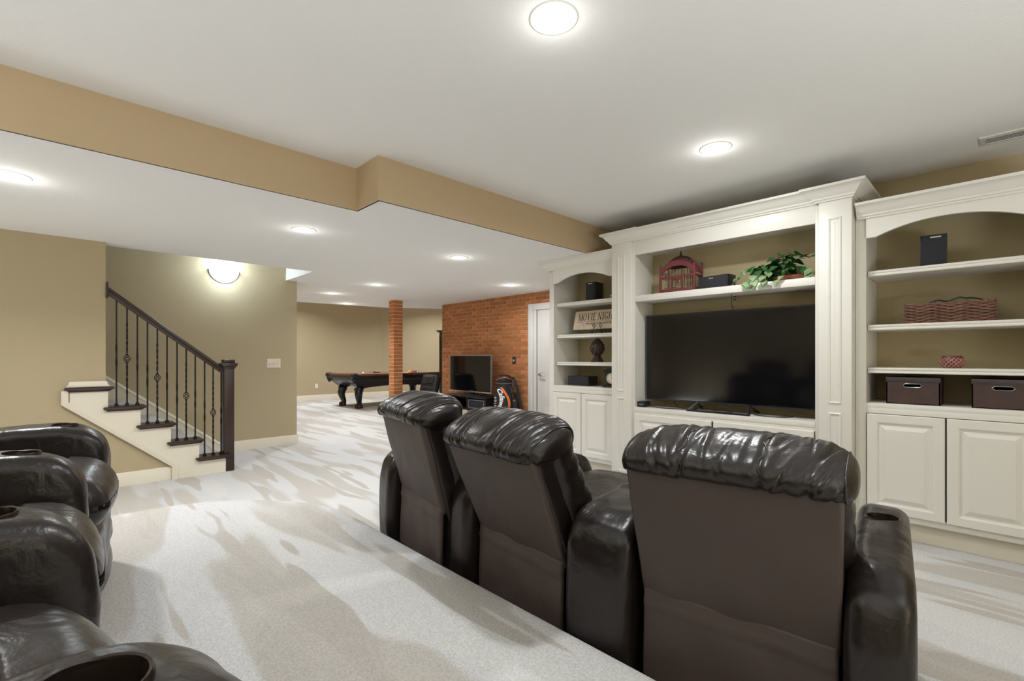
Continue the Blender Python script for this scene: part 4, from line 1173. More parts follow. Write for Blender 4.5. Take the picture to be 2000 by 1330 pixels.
# wicker basket, woven bowl and lidded storage boxes of the right bookcase
t = thing('wicker_basket', 'long brown wicker basket on the second shelf of the right bookcase', 'basket', (-0.215, 4.02, 1.362))
Wb, Db, Hb = 0.405, 0.20, 0.130
def strand(me_len, amp, ph, n):
    return [(-me_len / 2 + me_len * k / n, amp * math.sin(PI * k + ph), 0.002 * math.sin(k * 1.7 + ph)) for k in range(n + 1)]
def smooth_strand(L_, n, ph):
    bm = B(); pts = []
    for k in range(n * 3 + 1):
        u = k / 3
        pts.append((-L_ / 2 + L_ * k / (n * 3), 0.0045 * math.sin(PI * u + ph), 0.0018 * math.sin(u * 1.9 + ph)))
    add_tube(bm, pts, 0.0052, 6)
    me = bpy.data.meshes.new('strand'); bmesh.ops.recalc_face_normals(bm, faces=bm.faces); bm.to_mesh(me); bm.free(); me.materials.append(M['wicker'])
    for p in me.polygons: p.use_smooth = True
    return me
sl = [smooth_strand(Wb, 14, 0), smooth_strand(Wb, 14, PI)]; ss = [smooth_strand(Db, 7, 0), smooth_strand(Db, 7, PI)]
for r in range(13):
    z = 0.007 + r * 0.0095
    for sy_ in (-1, 1): link('strand', sl[r % 2], t, (0, sy_ * Db / 2, z))
    for sx_ in (-1, 1):
        o = link('strand', ss[r % 2], t, (sx_ * Wb / 2, 0, z)); o.rotation_euler = (0, 0, PI / 2)
bm = B()
for k in range(15):
    for sy_ in (-1, 1): add_tube(bm, [(-Wb / 2 + Wb * k / 14, sy_ * Db / 2, 0.002), (-Wb / 2 + Wb * k / 14, sy_ * Db / 2, Hb)], 0.0025, 5)
add_box(bm, -Wb / 2 + .004, Wb / 2 - .004, -Db / 2 + .004, Db / 2 - .004, 0.002, 0.10)
finish(bm, 'frame', M['finial'], t)
bm = B(); add_tube(bm, spline([(-0.09, -0.09, Hb - .004), (-0.05, -0.085, Hb + .012), (-0.02, -0.06, Hb + .008), (0.0, -0.08, Hb + .004), (0.05, -0.085, Hb + .022), (0.075, -0.08, Hb + .016), (0.11, -0.08, Hb + .014), (0.15, -0.09, Hb)], 6), 0.0045, 8)
finish(bm, 'leather_strap', M['blackplastic'], t, smooth=True)
t = thing('woven_bowl', 'small round red woven bowl on the third shelf of the right bookcase', 'bowl', (-0.20, 3.99, 1.083))
bm = B(); add_lathe(bm, [(0.040, 0.0), (0.056, 0.02), (0.060, 0.04), (0.055, 0.06), (0.043, 0.078), (0.039, 0.078), (0.05, 0.058), (0.054, 0.04), (0.03, 0.006)], 24)
M['bowlbody'] = mat('dark_red_bowl', (0.10, 0.025, 0.035), 0.45, col2=(0.16, 0.06, 0.02), vscale=20)
finish(bm, 'body', M['bowlbody'], t, smooth=True)
M['bowlstrip'] = mat('pink_weave', (0.45, 0.12, 0.20), 0.5, col2=(0.42, 0.28, 0.14), vscale=25, rnd=0.3)
for s in (-1, 1):
    bm = B(); pts = []
    for k in range(9):
        f = k / 8; zz = 0.004 + 0.072 * f; rr_ = 0.041 + 0.0205 * math.sin(PI * min(1, f * 1.03)) ; a = s * 1.25 * f
        pts.append((rr_ * math.cos(a), rr_ * math.sin(a), zz))
    add_tube(bm, pts, 0.0028, 4)
    me = bpy.data.meshes.new('weave_strip'); bm.to_mesh(me); bm.free(); me.materials.append(M['bowlstrip'])
    for k in range(16):
        o = link('weave_strip', me, t); o.rotation_euler = (0, 0, 2 * PI * k / 16)
def storage_box(x, label):
    t = thing('storage_box', label, 'box', (x, 3.985, 0.855))
    w_, d_, h_ = 0.258, 0.26, 0.165
    # front with a real hand slot: ring of faces around the slot
    bm = B()
    n = 8
    out = [(-w_ / 2, 0), (w_ / 2, 0), (w_ / 2, h_ - 0.025), (-w_ / 2, h_ - 0.025)]
    sw, sh, sz = 0.092, 0.022, 0.118
    hole = [(-sw / 2 + .012, sz - sh / 2), (sw / 2 - .012, sz - sh / 2), (sw / 2, sz), (sw / 2 - .012, sz + sh / 2), (-sw / 2 + .012, sz + sh / 2), (-sw / 2, sz)]
    def ringv(pts, y): return [bm.verts.new((a, y, b)) for a, b in pts]
    for yy in (-d_ / 2, -d_ / 2 + 0.006):
        O = ringv(out, yy); H = ringv(hole, yy)
        for q in ([O[0], O[1], H[1], H[0]], [O[1], H[2], H[1]], [O[1], O[2], H[2]], [O[2], H[3], H[2]], [O[2], O[3], H[4], H[3]], [O[3], H[5], H[4]], [O[3], O[0], H[5]], [O[0], H[0], H[5]]): bm.faces.new(q)
        if yy < -d_ / 2 + .001: H0 = H
        else:
            for k in range(6): bm.faces.new([H0[k], H0[(k + 1) % 6], H[(k + 1) % 6], H[k]])
    for a, b in ((-w_ / 2, -w_ / 2 + .006), (w_ / 2 - .006, w_ / 2)): add_box(bm, a, b, -d_ / 2, d_ / 2, 0, h_)
    add_box(bm, -w_ / 2, w_ / 2, d_ / 2 - .006, d_ / 2, 0, h_); add_box(bm, -w_ / 2, w_ / 2, -d_ / 2, d_ / 2, 0, 0.005)
    finish(bm, 'body', M['boxfab'], t)
    boxo('lid', M['boxtrim'], -w_ / 2 - .002, w_ / 2 + .002, -d_ / 2 - .002, d_ / 2 + .002, h_ - 0.026, h_ + 0.004, 0.002, t)
    bm = B(); pts = [(a, -d_ / 2 - 0.001, b) for a, b in hole]; add_tube(bm, pts + [pts[0]], 0.0022, 6)
    finish(bm, 'handle_rim', M['metalgrey'], t, smooth=True)
storage_box(-0.375, 'brown fabric storage box nearer the television on the right bookcase counter')
storage_box(0.020, 'brown fabric storage box cut by the right photo edge')

# ------------------------------------------------------------------ television stand by the brick wall and what is on it
t = thing('television_stand', 'low black open television stand against the brick wall', 'stand', (-6.3, 5.08, 0))
def TB(nm, x0, x1, y0, y1, z0, z1, m=M['blackwood'], b=0.003): return boxo(nm, m, x0 + 6.3, x1 + 6.3, y0 - 5.08, y1 - 5.08, z0, z1, b, t)
TB('top', -6.90, -5.70, 4.93, 5.30, 0.478, 0.503)
TB('side', -6.895, -6.62, 4.95, 5.29, 0.0, 0.478)
TB('side', -5.74, -5.705, 4.95, 5.29, 0.0, 0.478)
TB('shelf', -6.62, -5.74, 4.95, 5.28, 0.288, 0.306)
TB('base', -6.62, -5.74, 4.95, 5.28, 0.05, 0.075)
TB('divider', -6.20, -6.18, 4.96, 5.28, 0.306, 0.478)
TB('cupboard_door', -6.88, -6.63, 4.94, 4.95, 0.03, 0.47)
t = thing('sound_unit', 'black box with a grey rim on the television stand shelf', 'electronics', (-5.965, 5.10, 0.306))
boxo('case', M['blackplastic'], -0.205, 0.205, -0.13, 0.14, 0, 0.150, 0.004, t)
bm = B(); add_rings(bm, [(-.205, .205, 0.0, .150, 0), (-.203, .203, .002, .148, .006), (-.188, .188, .016, .134, .006), (-.186, .186, .018, .132, .0005)], lambda x, z, d: (x, -0.131 - d, z))
finish(bm, 'rim', M['metalgrey'], t)
boxo('front_panel', M['grille'], -0.186, 0.186, -0.1345, -0.1325, 0.018, 0.132, 0, t)
t = thing('picture_box', 'beige box with a brown sail picture on the lower stand shelf', 'box', (-6.40, 5.08, 0.075))
M['beigecard'] = mat('beige_card', (0.66, 0.56, 0.40), 0.6, var=0.08, vscale=9)
M['sailprint'] = mat('brown_print', (0.34, 0.19, 0.09), 0.6, var=0.3, vscale=30)
boxo('carton', M['beigecard'], -0.20, 0.20, -0.11, 0.11, 0, 0.195, 0.003, t)
bm = B()
for tri in (((-.10, .03), (.01, .03), (-.025, .15)), ((-.12, .03), (-.05, .03), (-.06, .10)), ((-.13, .015), (.05, .015), (.03, .027))): bm.faces.new([bm.verts.new((a, -0.1115, b)) for a, b in tri])
finish(bm, 'print', M['sailprint'], t)

# office chair (faces the camera side of the room)
t = thing('office_chair', 'black leather office chair with a headrest pillow by the brick column', 'chair', (-6.92, 4.62, 0), rad(-3))
def OC(nm, bm, m=M['chairleather'], **k): return finish(bm, nm, m, t, smooth='all', **k)
bm = B()
def backfn(p):
    f = (p.z + 0.29) / 0.58
    wv = 1.0 + 0.10 * (1 - f)
    groove = sum(math.exp(-((f - g) / 0.018) ** 2) for g in (0.22, 0.36, 0.5, 0.64)) * (0.012 if p.y < 0 and abs(p.x) < 0.15 else 0) + math.exp(-((abs(p.x) - 0.155) / 0.012) ** 2) * (0.010 if p.y < 0 else 0)
    return (p.x * wv, p.y + groove + 0.03 * (abs(p.x) / 0.22) ** 2 * -1, p.z)
add_rbox(bm, 0.46, 0.13, 0.58, 0.05, 28, 4, 40, backfn)
OC('backrest', bm, loc=(0, 0.10, 0.56), rot=(rad(-13), 0, 0))
bm = B(); add_rbox(bm, 0.29, 0.07, 0.15, 0.034, 8, 2, 6, lambda p: (p.x, p.y - 0.02 * math.cos(p.x * 8), p.z))
OC('headrest_pillow', bm, loc=(0, 0.09, 0.755), rot=(rad(-13), 0, 0))
bm = B(); add_rbox(bm, 0.50, 0.50, 0.12, 0.05, 8, 8, 2, lambda p: (p.x, p.y, p.z - 0.02 * (p.x / .25) ** 2))
OC('seat', bm, loc=(0, -0.16, 0.33))
for s in (-1, 1):
    bm = B(); add_tube(bm, spline([(s * .27, -0.02, 0.30), (s * .30, -0.05, 0.42), (s * .295, -0.12, 0.49), (s * .29, -0.30, 0.49), (s * .285, -0.36, 0.46), (s * .27, -0.34, 0.32)], 5), 0.022, 10)
    OC('armrest', bm, M['blackplastic'])
bm = B(); add_lathe(bm, [(0.03, 0.06), (0.03, 0.28)], 12, (0, -.14, 0)); OC('gas_column', bm, M['blackplastic'])
for k in range(5):
    a = 2 * PI * k / 5 + .3
    bm = B(); add_tube(bm, [(0, -.14, 0.08), (0.28 * math.cos(a), -.14 + 0.28 * math.sin(a), 0.06)], [0.03, 0.018], 8); OC('leg', bm, M['blackplastic'])
    bm = B(); add_lathe(bm, [(0.026, -0.012), (0.028, 0.0), (0.026, 0.012)], 14, (0.28 * math.cos(a), -.14 + 0.28 * math.sin(a), 0.029), axis='x'); OC('caster', bm, M['blackplastic'])

# golf bag
gb = thing('golf_bag', 'black golf bag with white lettering and an orange arc by the brick wall', 'bag', (-5.475, 5.14, 0), math.atan2(950, 922))
# local frame: x to the right of the view, -y towards the seats
def grx(z): 
    ks = [(0.0, 0.165), (0.2, 0.178), (0.42, 0.172), (0.55, 0.155), (0.70, 0.128), (0.80, 0.122), (0.90, 0.125)]
    for (a, ra_), (b, rb_) in zip(ks, ks[1:]):
        if z <= b: f = (z - a) / (b - a); f = f * f * (3 - 2 * f); return ra_ + (rb_ - ra_) * f
    return ks[-1][1]
def gcx(z): return -0.01 + 0.012 * z
def gp(lat, z, out=0.004):
    rx = grx(z) ; s_ = max(-0.985, min(0.985, (lat - gcx(z)) / rx)); a = math.asin(s_)
    return (gcx(z) + (rx + out) * math.sin(a), -(rx * 0.85 + out) * math.cos(a), z)
bm = B(); rings = []
zs_ = [0, 0.02] + [0.05 * k for k in range(1, 17)]
for z in zs_:
    rings.append([bm.verts.new((gcx(z) + grx(z) * math.cos(2 * PI * k / 32), grx(z) * 0.85 * math.sin(2 * PI * k / 32), z)) for k in range(32)])
for j in range(len(rings) - 1):
    for k in range(32): bm.faces.new([rings[j][k], rings[j][(k + 1) % 32], rings[j + 1][(k + 1) % 32], rings[j + 1][k]])
bm.faces.new(rings[0][::-1]); bm.faces.new(rings[-1])
finish(bm, 'body', M['bagfab'], gb, smooth=True)
# slanted domed hood over the top
bm = B(); rings = []
for j in range(9):
    f = j / 8
    ring = []
    for k in range(32):
        a = 2 * PI * k / 32; c_, s_ = math.cos(a), math.sin(a)
        k_ = math.sqrt(max(0.0, 1 - f * f))
        ring.append(bm.verts.new((0.0 + 0.128 * c_ * (0.25 + 0.75 * k_), 0.11 * s_ * (0.25 + 0.75 * k_), 0.795 + 0.085 * f + 0.012 * c_ * 0)))
    rings.append(ring)
for j in range(8):
    for k in range(32): bm.faces.new([rings[j][k], rings[j][(k + 1) % 32], rings[j + 1][(k + 1) % 32], rings[j + 1][k]])
bm.faces.new(rings[-1])
finish(bm, 'hood', M['bagfab'], gb, smooth='all')
def arc_tube(nm, m, zf, out, r, l0=-0.12, l1=0.12, n=20):
    bm = B(); pts = []
    for k in range(n + 1):
        l = l0 + (l1 - l0) * k / n; pts.append(gp(l, zf(l), out))
    add_tube(bm, pts, r, 6); return finish(bm, nm, m, gb, smooth=True)
arc_tube('red_piping', M['redpipe'], lambda l: 0.795 + 0.035 * math.cos((l - .01) * 13), 0.006, 0.005)
arc_tube('collar_band', M['baggrey'], lambda l: 0.745 - 0.01 * math.cos(l * 10), 0.003, 0.006)
# orange arc
bm = B(); L0, L1 = [], []
for k in range(25):
    f = k / 24; z = 0.68 - 0.42 * f
    c = -0.045 + 0.125 * math.sin(PI * 0.5 * min(1, f / 0.62)) - 0.03 * max(0, (f - .62) / .38) ** 2
    wd = 0.020 * (1 - 0.15 * f) * math.sqrt(max(0.02, 1 - max(0, (f - 0.55) / 0.46) ** 2)) 
    L0.append(bm.verts.new(gp(c - wd, z, 0.003))); L1.append(bm.verts.new(gp(c + wd, z, 0.003)))
for k in range(24): bm.faces.new([L0[k], L0[k + 1], L1[k + 1], L1[k]])
finish(bm, 'orange_arc', M['orange'], gb, smooth='all')
def bag_text(txt, size, bold, z0, lat0, bulge, sx_, nm, spacing=1.0):
    me = text_mesh(txt, size, bold, 0.0, spacing)
    bm = B(); bm.from_mesh(me); bpy.data.meshes.remove(me)
    bmesh.ops.triangulate(bm, faces=bm.faces)
    bmesh.ops.subdivide_edges(bm, edges=[e for e in bm.edges if e.calc_length() > 0.02], cuts=1)
    mx = max(v.co.x for v in bm.verts)
    for v in bm.verts:
        u = v.co.x * sx_; z = z0 - u
        f = (v.co.x / mx)
        lat = lat0 + v.co.y + bulge * math.sin(PI * min(1, f * 1.05))
        v.co = gp(lat, z, 0.0045)
    return finish(bm, nm, M['whiteprint'], gb)
bag_text('Callaway', 0.105, 0.0035, 0.655, -0.118, 0.055, 0.88, 'lettering')
bag_text('GOLF', 0.038, 0.0012, 0.53, -0.150, 0.006, 1.0, 'small_lettering', 1.9)
for l, z in ((-0.088, 0.665), (-0.066, 0.655)):
    bm = B(); p = Vector(gp(l, z, 0.004)); bmesh.ops.create_icosphere(bm, subdivisions=1, radius=0.0045, matrix=Matrix.Translation(p)); finish(bm, 'stud', M['whiteprint'], gb)
bm = B(); add_rbox(bm, 0.17, 0.20, 0.42, 0.05, 4, 4, 8, lambda p: (p.x * (1 - 0.5 * (p.z + .21) / .42) , p.y, p.z))
finish(bm, 'side_pocket', M['bagfab'], gb, smooth='all', loc=(0.185, -0.01, 0.29), rot=(0, rad(-8), 0))
bm = B(); add_tube(bm, [gp(0.095, 0.70, 0.004), gp(0.118, 0.62, 0.005), gp(0.135, 0.52, 0.006), gp(0.14, 0.40, 0.006)], 0.007, 6)
finish(bm, 'grey_piping', M['baggrey'], gb, smooth=True)
bm = B(); pts = spline([(0.115, 0.0, 0.80), (0.15, -0.02, 0.81), (0.195, -0.04, 0.70), (0.235, -0.05, 0.52), (0.275, -0.05, 0.32), (0.30, -0.04, 0.14), (0.24, -0.02, 0.06)], 8)
rr = []
for i, p in enumerate(pts):
    tg = (pts[min(i + 1, len(pts) - 1)] - pts[max(i - 1, 0)]).normalized(); nn = Vector((tg.z, 0, -tg.x)).normalized(); wd = 0.024 if i > 6 else 0.016
    rr.append([bm.verts.new(p + nn * a + Vector((0, b, 0))) for a, b in ((-wd, -.008), (wd, -.008), (wd, .012), (-wd, .012))])
for i in range(len(rr) - 1):
    for k in range(4): bm.faces.new([rr[i][k], rr[i + 1][k], rr[i + 1][(k + 1) % 4], rr[i][(k + 1) % 4]])
bm.faces.new(rr[0]); bm.faces.new(rr[-1][::-1])
finish(bm, 'shoulder_strap', M['bagfab'], gb)
bm = B(); add_tube(bm, [(0.13, -0.02, 0.77), (0.165, -0.04, 0.72), (0.145, -0.06, 0.64), (0.12, -0.08, 0.58)], 0.010, 6)
finish(bm, 'grab_handle', M['bagfab'], gb, smooth=True)

# tall dark cabinet just behind the brick corner
t = thing('dark_cabinet', 'tall dark wood cabinet edge peeking past the brick wall corner', 'cabinet', (-8.60, 6.55, 0))
boxo('body', M['wood'], -0.31, 0.31, -0.22, 0.22, 0, 1.72, 0.004, t)
bm = B(); add_box(bm, -0.335, 0.335, -0.245, 0.245, 1.72, 1.74, 0.004); add_box(bm, -0.36, 0.36, -0.27, 0.27, 1.74, 1.77, 0.006)
finish(bm, 'cornice', M['wood'], t, smooth=True)
for a in (-0.15, 0.15): 
    bm = B(); raised_panel(bm, a - .145, a + .145, 0.1, 1.66, -0.22, 0.018, 0.05); finish(bm, 'door', M['wood'], t)

# ------------------------------------------------------------------ pool table
PX0, PX1, PY0, PY1 = -11.10, -9.71, 4.64, 7.10
PXC, PYC = (PX0 + PX1) / 2, (PY0 + PY1) / 2
pt_ = thing('pool_table', 'black and cherry pool table with claw feet in the games room', 'pool table', (PXC, PYC, 0))
hx, hy = (PX1 - PX0) / 2, (PY1 - PY0) / 2
boxo('playing_cloth', M['felt'], -hx + .1, hx - .1, -hy + .1, hy - .1, 0.73, 0.752, 0, pt_)
for nm, a in (('rail', (-hx, hx, -hy, -hy + .11)), ('rail', (-hx, hx, hy - .11, hy)), ('rail', (-hx, -hx + .11, -hy + .11, hy - .11)), ('rail', (hx - .11, hx, -hy + .11, hy - .11))):
    boxo(nm, M['rail'], a[0], a[1], a[2], a[3], 0.745, 0.786, 0.008, pt_)
for a in ((-hx + .2, hx - .2, -hy + .11, -hy + .145), (-hx + .2, hx - .2, hy - .145, hy - .11), (-hx + .11, -hx + .145, -hy + .2, -.1), (hx - .145, hx - .11, -hy + .2, -.1), (-hx + .11, -hx + .145, .1, hy - .2), (hx - .145, hx - .11, .1, hy - .2)):
    boxo('cushion', M['felt'], a[0], a[1], a[2], a[3], 0.752, 0.782, 0.006, pt_)
# stepped black rail skirt and tapering cabinet with arched lower edge
bm = B(); prev = None
nS = 10
def rect(ins, z, arch):
    out = []
    ax, ay = hx - ins, hy - ins
    for (p, q, n_) in (((-ax, -ay), (ax, -ay), nS), ((ax, -ay), (ax, ay), nS), ((ax, ay), (-ax, ay), nS), ((-ax, ay), (-ax, -ay), nS)):
        for k in range(n_):
            f = k / n_; e = math.sin(PI * f) ** 0.6 if 0 < f < 1 else 0
            out.append((p[0] + (q[0] - p[0]) * f, p[1] + (q[1] - p[1]) * f, z + arch * e))
    return out
for ins, z, ar in ((0.0, 0.746, 0), (-0.006, 0.74, 0), (-0.006, 0.685, 0), (0.01, 0.675, 0), (0.012, 0.66, 0), (0.06, 0.645, 0), (0.07, 0.62, 0), (0.12, 0.56, 0.02), (0.20, 0.48, 0.055), (0.25, 0.425, 0.075), (0.28, 0.43, 0.08)):
    ring = [bm.verts.new(p) for p in rect(ins, z, ar)]
    if prev:
        for k in range(len(ring)): bm.faces.new([prev[k], prev[(k + 1) % len(ring)], ring[(k + 1) % len(ring)], ring[k]])
    prev = ring
finish(bm, 'cabinet', M['blackwood'], pt_, smooth=25)
for sx_ in (-1, 1):
    for sy_ in (-1, 0, 1):
        cx_, cy_ = sx_ * (hx - .05), sy_ * (hy - .05)
        bm = B(); add_rbox(bm, 0.15, 0.15, 0.10, 0.035, 2, 2, 2); finish(bm, 'pocket_casting', M['blackplastic'], pt_, smooth='all', loc=(cx_, cy_, 0.745))
        bm = B(); add_lathe(bm, [(0.05, 0), (0.058, -0.05), (0.05, -0.085), (0.03, -0.10), (0.035, -0.12), (0.02, -0.135)], 12); finish(bm, 'pocket_net', M['blackplastic'], pt_, smooth=True, loc=(cx_, cy_, 0.71))
for sx_ in (-1, 1):
    for sy_ in (-1, 1):
        bx, by_ = sx_ * 0.39, sy_ * (hy - 0.29)
        d_ = Vector((sx_, sy_ * 0.8, 0)).normalized()
        bm = B()
        cp = [(0.02, 0.46, .10), (0.03, 0.41, .105), (0.035, 0.385, .085), (0.055, 0.35, .088), (0.06, 0.29, .082), (0.035, 0.21, .066), (0.005, 0.14, .056), (0.0, 0.095, .056), (0.012, 0.07, .066)]
        sp_ = spline([(a, b, c) for a, b, c in cp], 4)
        add_tube(bm, [(bx + d_.x * p.x, by_ + d_.y * p.x, p.y) for p in sp_], [p.z for p in sp_], 14)
        lg = finish(bm, 'leg', M['blackwood'], pt_, smooth=True)
        bm = B(); add_lathe(bm, [(0.03, 0.0), (0.062, 0.012), (0.075, 0.04), (0.062, 0.07), (0.035, 0.085)], 14, (bx + d_.x * .02, by_ + d_.y * .02, 0))
        for k in range(4):
            a = math.atan2(d_.y, d_.x) + (k - 1.5) * 0.75
            add_tube(bm, [(bx + d_.x * .02 + math.cos(a) * r_, by_ + d_.y * .02 + math.sin(a) * r_, z_) for r_, z_ in ((.05, .10), (.078, .07), (.085, .035), (.075, .004))], [.014, .015, .013, .007], 6)
        finish(bm, 'claw_foot', M['rail'] if False else M['wood'], lg, smooth=True)
# balls
BR = 0.0286
bm = B(); bmesh.ops.create_uvsphere(bm, u_segments=16, v_segments=10, radius=BR)
ball_me = {}
def ball_mesh(col, stripe):
    m = mat('ball_paint', col, 0.15, var=0.01)
    bm = B(); bmesh.ops.create_uvsphere(bm, u_segments=16, v_segments=12, radius=BR)
    me = bpy.data.meshes.new('ball'); bm.to_mesh(me); bm.free(); me.materials.append(m); me.materials.append(M['whiteprint'])
    for p in me.polygons:
        p.use_smooth = True
        if stripe and abs(p.center.z) > BR * 0.55: p.material_index = 1
    return me
bm.free()
cb = tag(link('cue_ball', ball_mesh((0.82, 0.80, 0.74), False), None, (-10.405, 5.22, 0.752 + BR)), 'white cue ball alone near the head of the pool table', 'ball')
cols = {'yellow': (0.85, 0.55, 0.04), 'blue': (0.03, 0.06, 0.35), 'red': (0.55, 0.03, 0.03), 'purple': (0.13, 0.03, 0.2), 'orange': (0.75, 0.22, 0.03), 'green': (0.02, 0.2, 0.08), 'maroon': (0.22, 0.03, 0.04)}
order = [('yellow', 0), ('yellow', 1), ('orange', 0), ('red', 1), ('black', 0), ('red', 0), ('blue', 1), ('purple', 0), ('green', 1), ('maroon', 0), ('orange', 1), ('blue', 0), ('maroon', 1), ('green', 0), ('purple', 1)]
i = 0
for r in range(5):
    for k in range(r + 1):
        nm, st_ = order[i]; i += 1
        col = cols.get(nm, (0.01, 0.01, 0.01))
        o = link('pool_ball', ball_mesh(col, st_), None, (-10.405 + (k - r / 2) * BR * 2.01, 6.45 + r * BR * 1.75, 0.752 + BR))
        o.rotation_euler = (rad(70), rad(20 * i), 0)
        tag(o, ('white ball with a %s stripe' if st_ else 'solid %s ball') % nm + ' in the rack on the pool table', 'ball', 'racked pool balls')

# ------------------------------------------------------------------ leather recliners
def loft_profile(prof, xs, scale, disp=None):
    """prof: closed list of (v,u); xs: stations; scale(x)->(k, du) about the profile centre"""
    cv = sum(p[0] for p in prof) / len(prof); cu = sum(p[1] for p in prof) / len(prof)
    bm = B(); n = len(prof); rings = []
    for x in xs:
        k, du = scale(x)
        ring = []
        for j, (v_, u_) in enumerate(prof):
            p = Vector((x, cv + (v_ - cv) * k, cu + (u_ - cu) * k + du))
            if disp:
                nrm = Vector((0, v_ - cv, u_ - cu)).normalized()
                p += nrm * disp(x, j / n) * min(1, k * 1.2)
            ring.append(bm.verts.new(p))
        rings.append(ring)
    for i in range(len(rings) - 1):
        for j in range(n): bm.faces.new([rings[i][j], rings[i + 1][j], rings[i + 1][(j + 1) % n], rings[i][(j + 1) % n]])
    bm.faces.new(rings[0]); bm.faces.new(rings[-1][::-1])
    return bm
def head_roll(seed):
    rnd = random.Random(seed)
    ctrl = [(0.012, 0.418), (-0.020, 0.438), (-0.036, 0.470), (-0.036, 0.515), (-0.012, 0.555), (0.035, 0.580), (0.095, 0.590), (0.16, 0.583), (0.215, 0.555), (0.245, 0.51), (0.25, 0.46), (0.235, 0.415), (0.18, 0.39), (0.09, 0.395)]
    prof = [(p.x, p.y if p.y < 0.43 else 0.43 + (p.y - 0.43) * 0.60) for p in spline([(a, b, 0) for a, b in ctrl], 7, True)]
    hw = 0.312; nx = 170
    xs = [-hw + 2 * hw * (0.5 - 0.5 * math.cos(PI * (k + 0.35) / (nx + 0.7))) * 1.0 for k in range(nx + 1)]
    xs = sorted(set([-hw * 0.9995] + [-hw * math.sin(PI / 2 * (1 - 2 * k / nx)) if False else x for x, k in zip(xs, range(nx + 1))] + [hw * 0.9995]))
    wr = []
    for i in range(95):
        side = rnd.choice((-1, 1)); x0 = side * (0.08 + 0.22 * rnd.random() ** 0.8) if rnd.random() < .8 else rnd.uniform(-.1, .1)
        wr.append((x0, rnd.uniform(0.05, 0.62), side * rnd.uniform(-0.05, 0.28), rnd.uniform(0.004, 0.010), rnd.uniform(0.06, 0.17), rnd.uniform(-0.0085, 0.0045)))
    def disp(x, s):
        d = 0.0
        for xx in (-0.105, 0.105): d -= 0.007 * math.exp(-((x - xx) / 0.006) ** 2)
        for xx in (-0.105, 0.105): d += 0.004 * math.exp(-((abs(x - xx) - 0.02) / 0.012) ** 2)
        d += 0.002 * math.cos(x / 0.105 * PI) * (1 if abs(x) < .105 else .4)
        for x0, s0, k, sg, L_, a in wr:
            e = ((x - x0 - k * (s - s0)) / sg) ** 2
            if e < 9: d += a * math.exp(-e) * math.exp(-((s - s0) / L_) ** 2)
        return d
    def scale(x):
        f = min(0.9999, abs(x) / hw); k = (1 - f ** 7) ** (1 / 3.2)
        return max(0.05, k), -0.018 * f ** 3 - 0.01 * f ** 8
    pbs = []
    cv = sum(p[0] for p in prof) / len(prof); cu = sum(p[1] for p in prof) / len(prof)
    for x, r_ in ((-0.105, 0.0032), (0.105, 0.0032), (-0.288, 0.0036), (0.288, 0.0036)):
        k, du = scale(x); pts = []
        for j, (v_, u_) in enumerate(prof):
            nrm = Vector((0, v_ - cv, u_ - cu)).normalized()
            pts.append(Vector((x + 0.010 * math.sin(j * 0.4) * (abs(x) < .2), cv + (v_ - cv) * k, cu + (u_ - cu) * k + du)) + nrm * (disp(x, j / len(prof)) * min(1, k * 1.2) + 0.0012))
        pb = B(); add_tube(pb, pts + [pts[0]], r_, 6, cap=False); bmesh.ops.remove_doubles(pb, verts=pb.verts, dist=1e-5); pbs.append(pb)
    return loft_profile(prof, xs, scale, disp), pbs
def me_of(bm, nm, m, smooth='all'):
    bmesh.ops.recalc_face_normals(bm, faces=bm.faces)
    me = bpy.data.meshes.new(nm); bm.to_mesh(me); bm.free(); me.materials.append(m)
    for p in me.polygons: p.use_smooth = True
    if smooth != 'all': me.set_sharp_from_angle(angle=rad(smooth))
    return me
def nz(p, sc, seed=0.0): return noise.noise(Vector((p[0] * sc + seed, p[1] * sc, p[2] * sc)))
heads = []
for s in (4, 9, 21):
    a_, b_ = head_roll(s); heads.append((me_of(a_, 'headrest', M['leather']), [me_of(q, 'piping', M['leather']) for q in b_]))
# back panel (flat vinyl rear face)
def bp_fn(p):
    f = (p.z + 0.235) / 0.47
    wv = 0.945 + 0.055 * f
    fold = 0.004 * nz(p, 7, 3) + (0.006 * math.exp(-((p.x + 0.12 - 0.35 * (f - .45)) / 0.03) ** 2) * math.exp(-((f - .4) / .22) ** 2) if p.y < 0 else 0)
    return (p.x * wv, p.y + fold - (0.010 * math.cos(p.x * 5.2) * math.sin(PI * max(0, min(1, f))) if p.y < 0 else 0), p.z)
bm = B(); add_rbox(bm, 0.572, 0.03, 0.47, 0.012, 36, 1, 28, bp_fn); panel_me = me_of(bm, 'back_panel', M['vinyl'])
# dark frame sides behind the cushion
bm = B(); add_rbox(bm, 0.556, 0.085, 0.52, 0.02, 4, 2, 4); frame_me = me_of(bm, 'back_frame', M['leather'])
# front cushion of the back with side wings
def bc_fn(p):
    f = (p.z + 0.30) / 0.60
    sg = 0.010 * nz(p, 9, 8) + 0.004 * math.sin(p.z * 70 + 9 * nz(p, 5)) * (abs(p.x) / .3) ** 2
    bul = 0.02 * math.sin(PI * f) * (1 if p.y > 0 else 0)
    return (p.x * (1 + 0.02 * math.sin(PI * f)) + sg * 0.5 * (1 if p.x > 0 else -1), p.y + bul + sg, p.z)
bm = B(); add_rbox(bm, 0.585, 0.125, 0.60, 0.05, 30, 8, 40, bc_fn); bcush_me = me_of(bm, 'back_cushion', M['leather'])
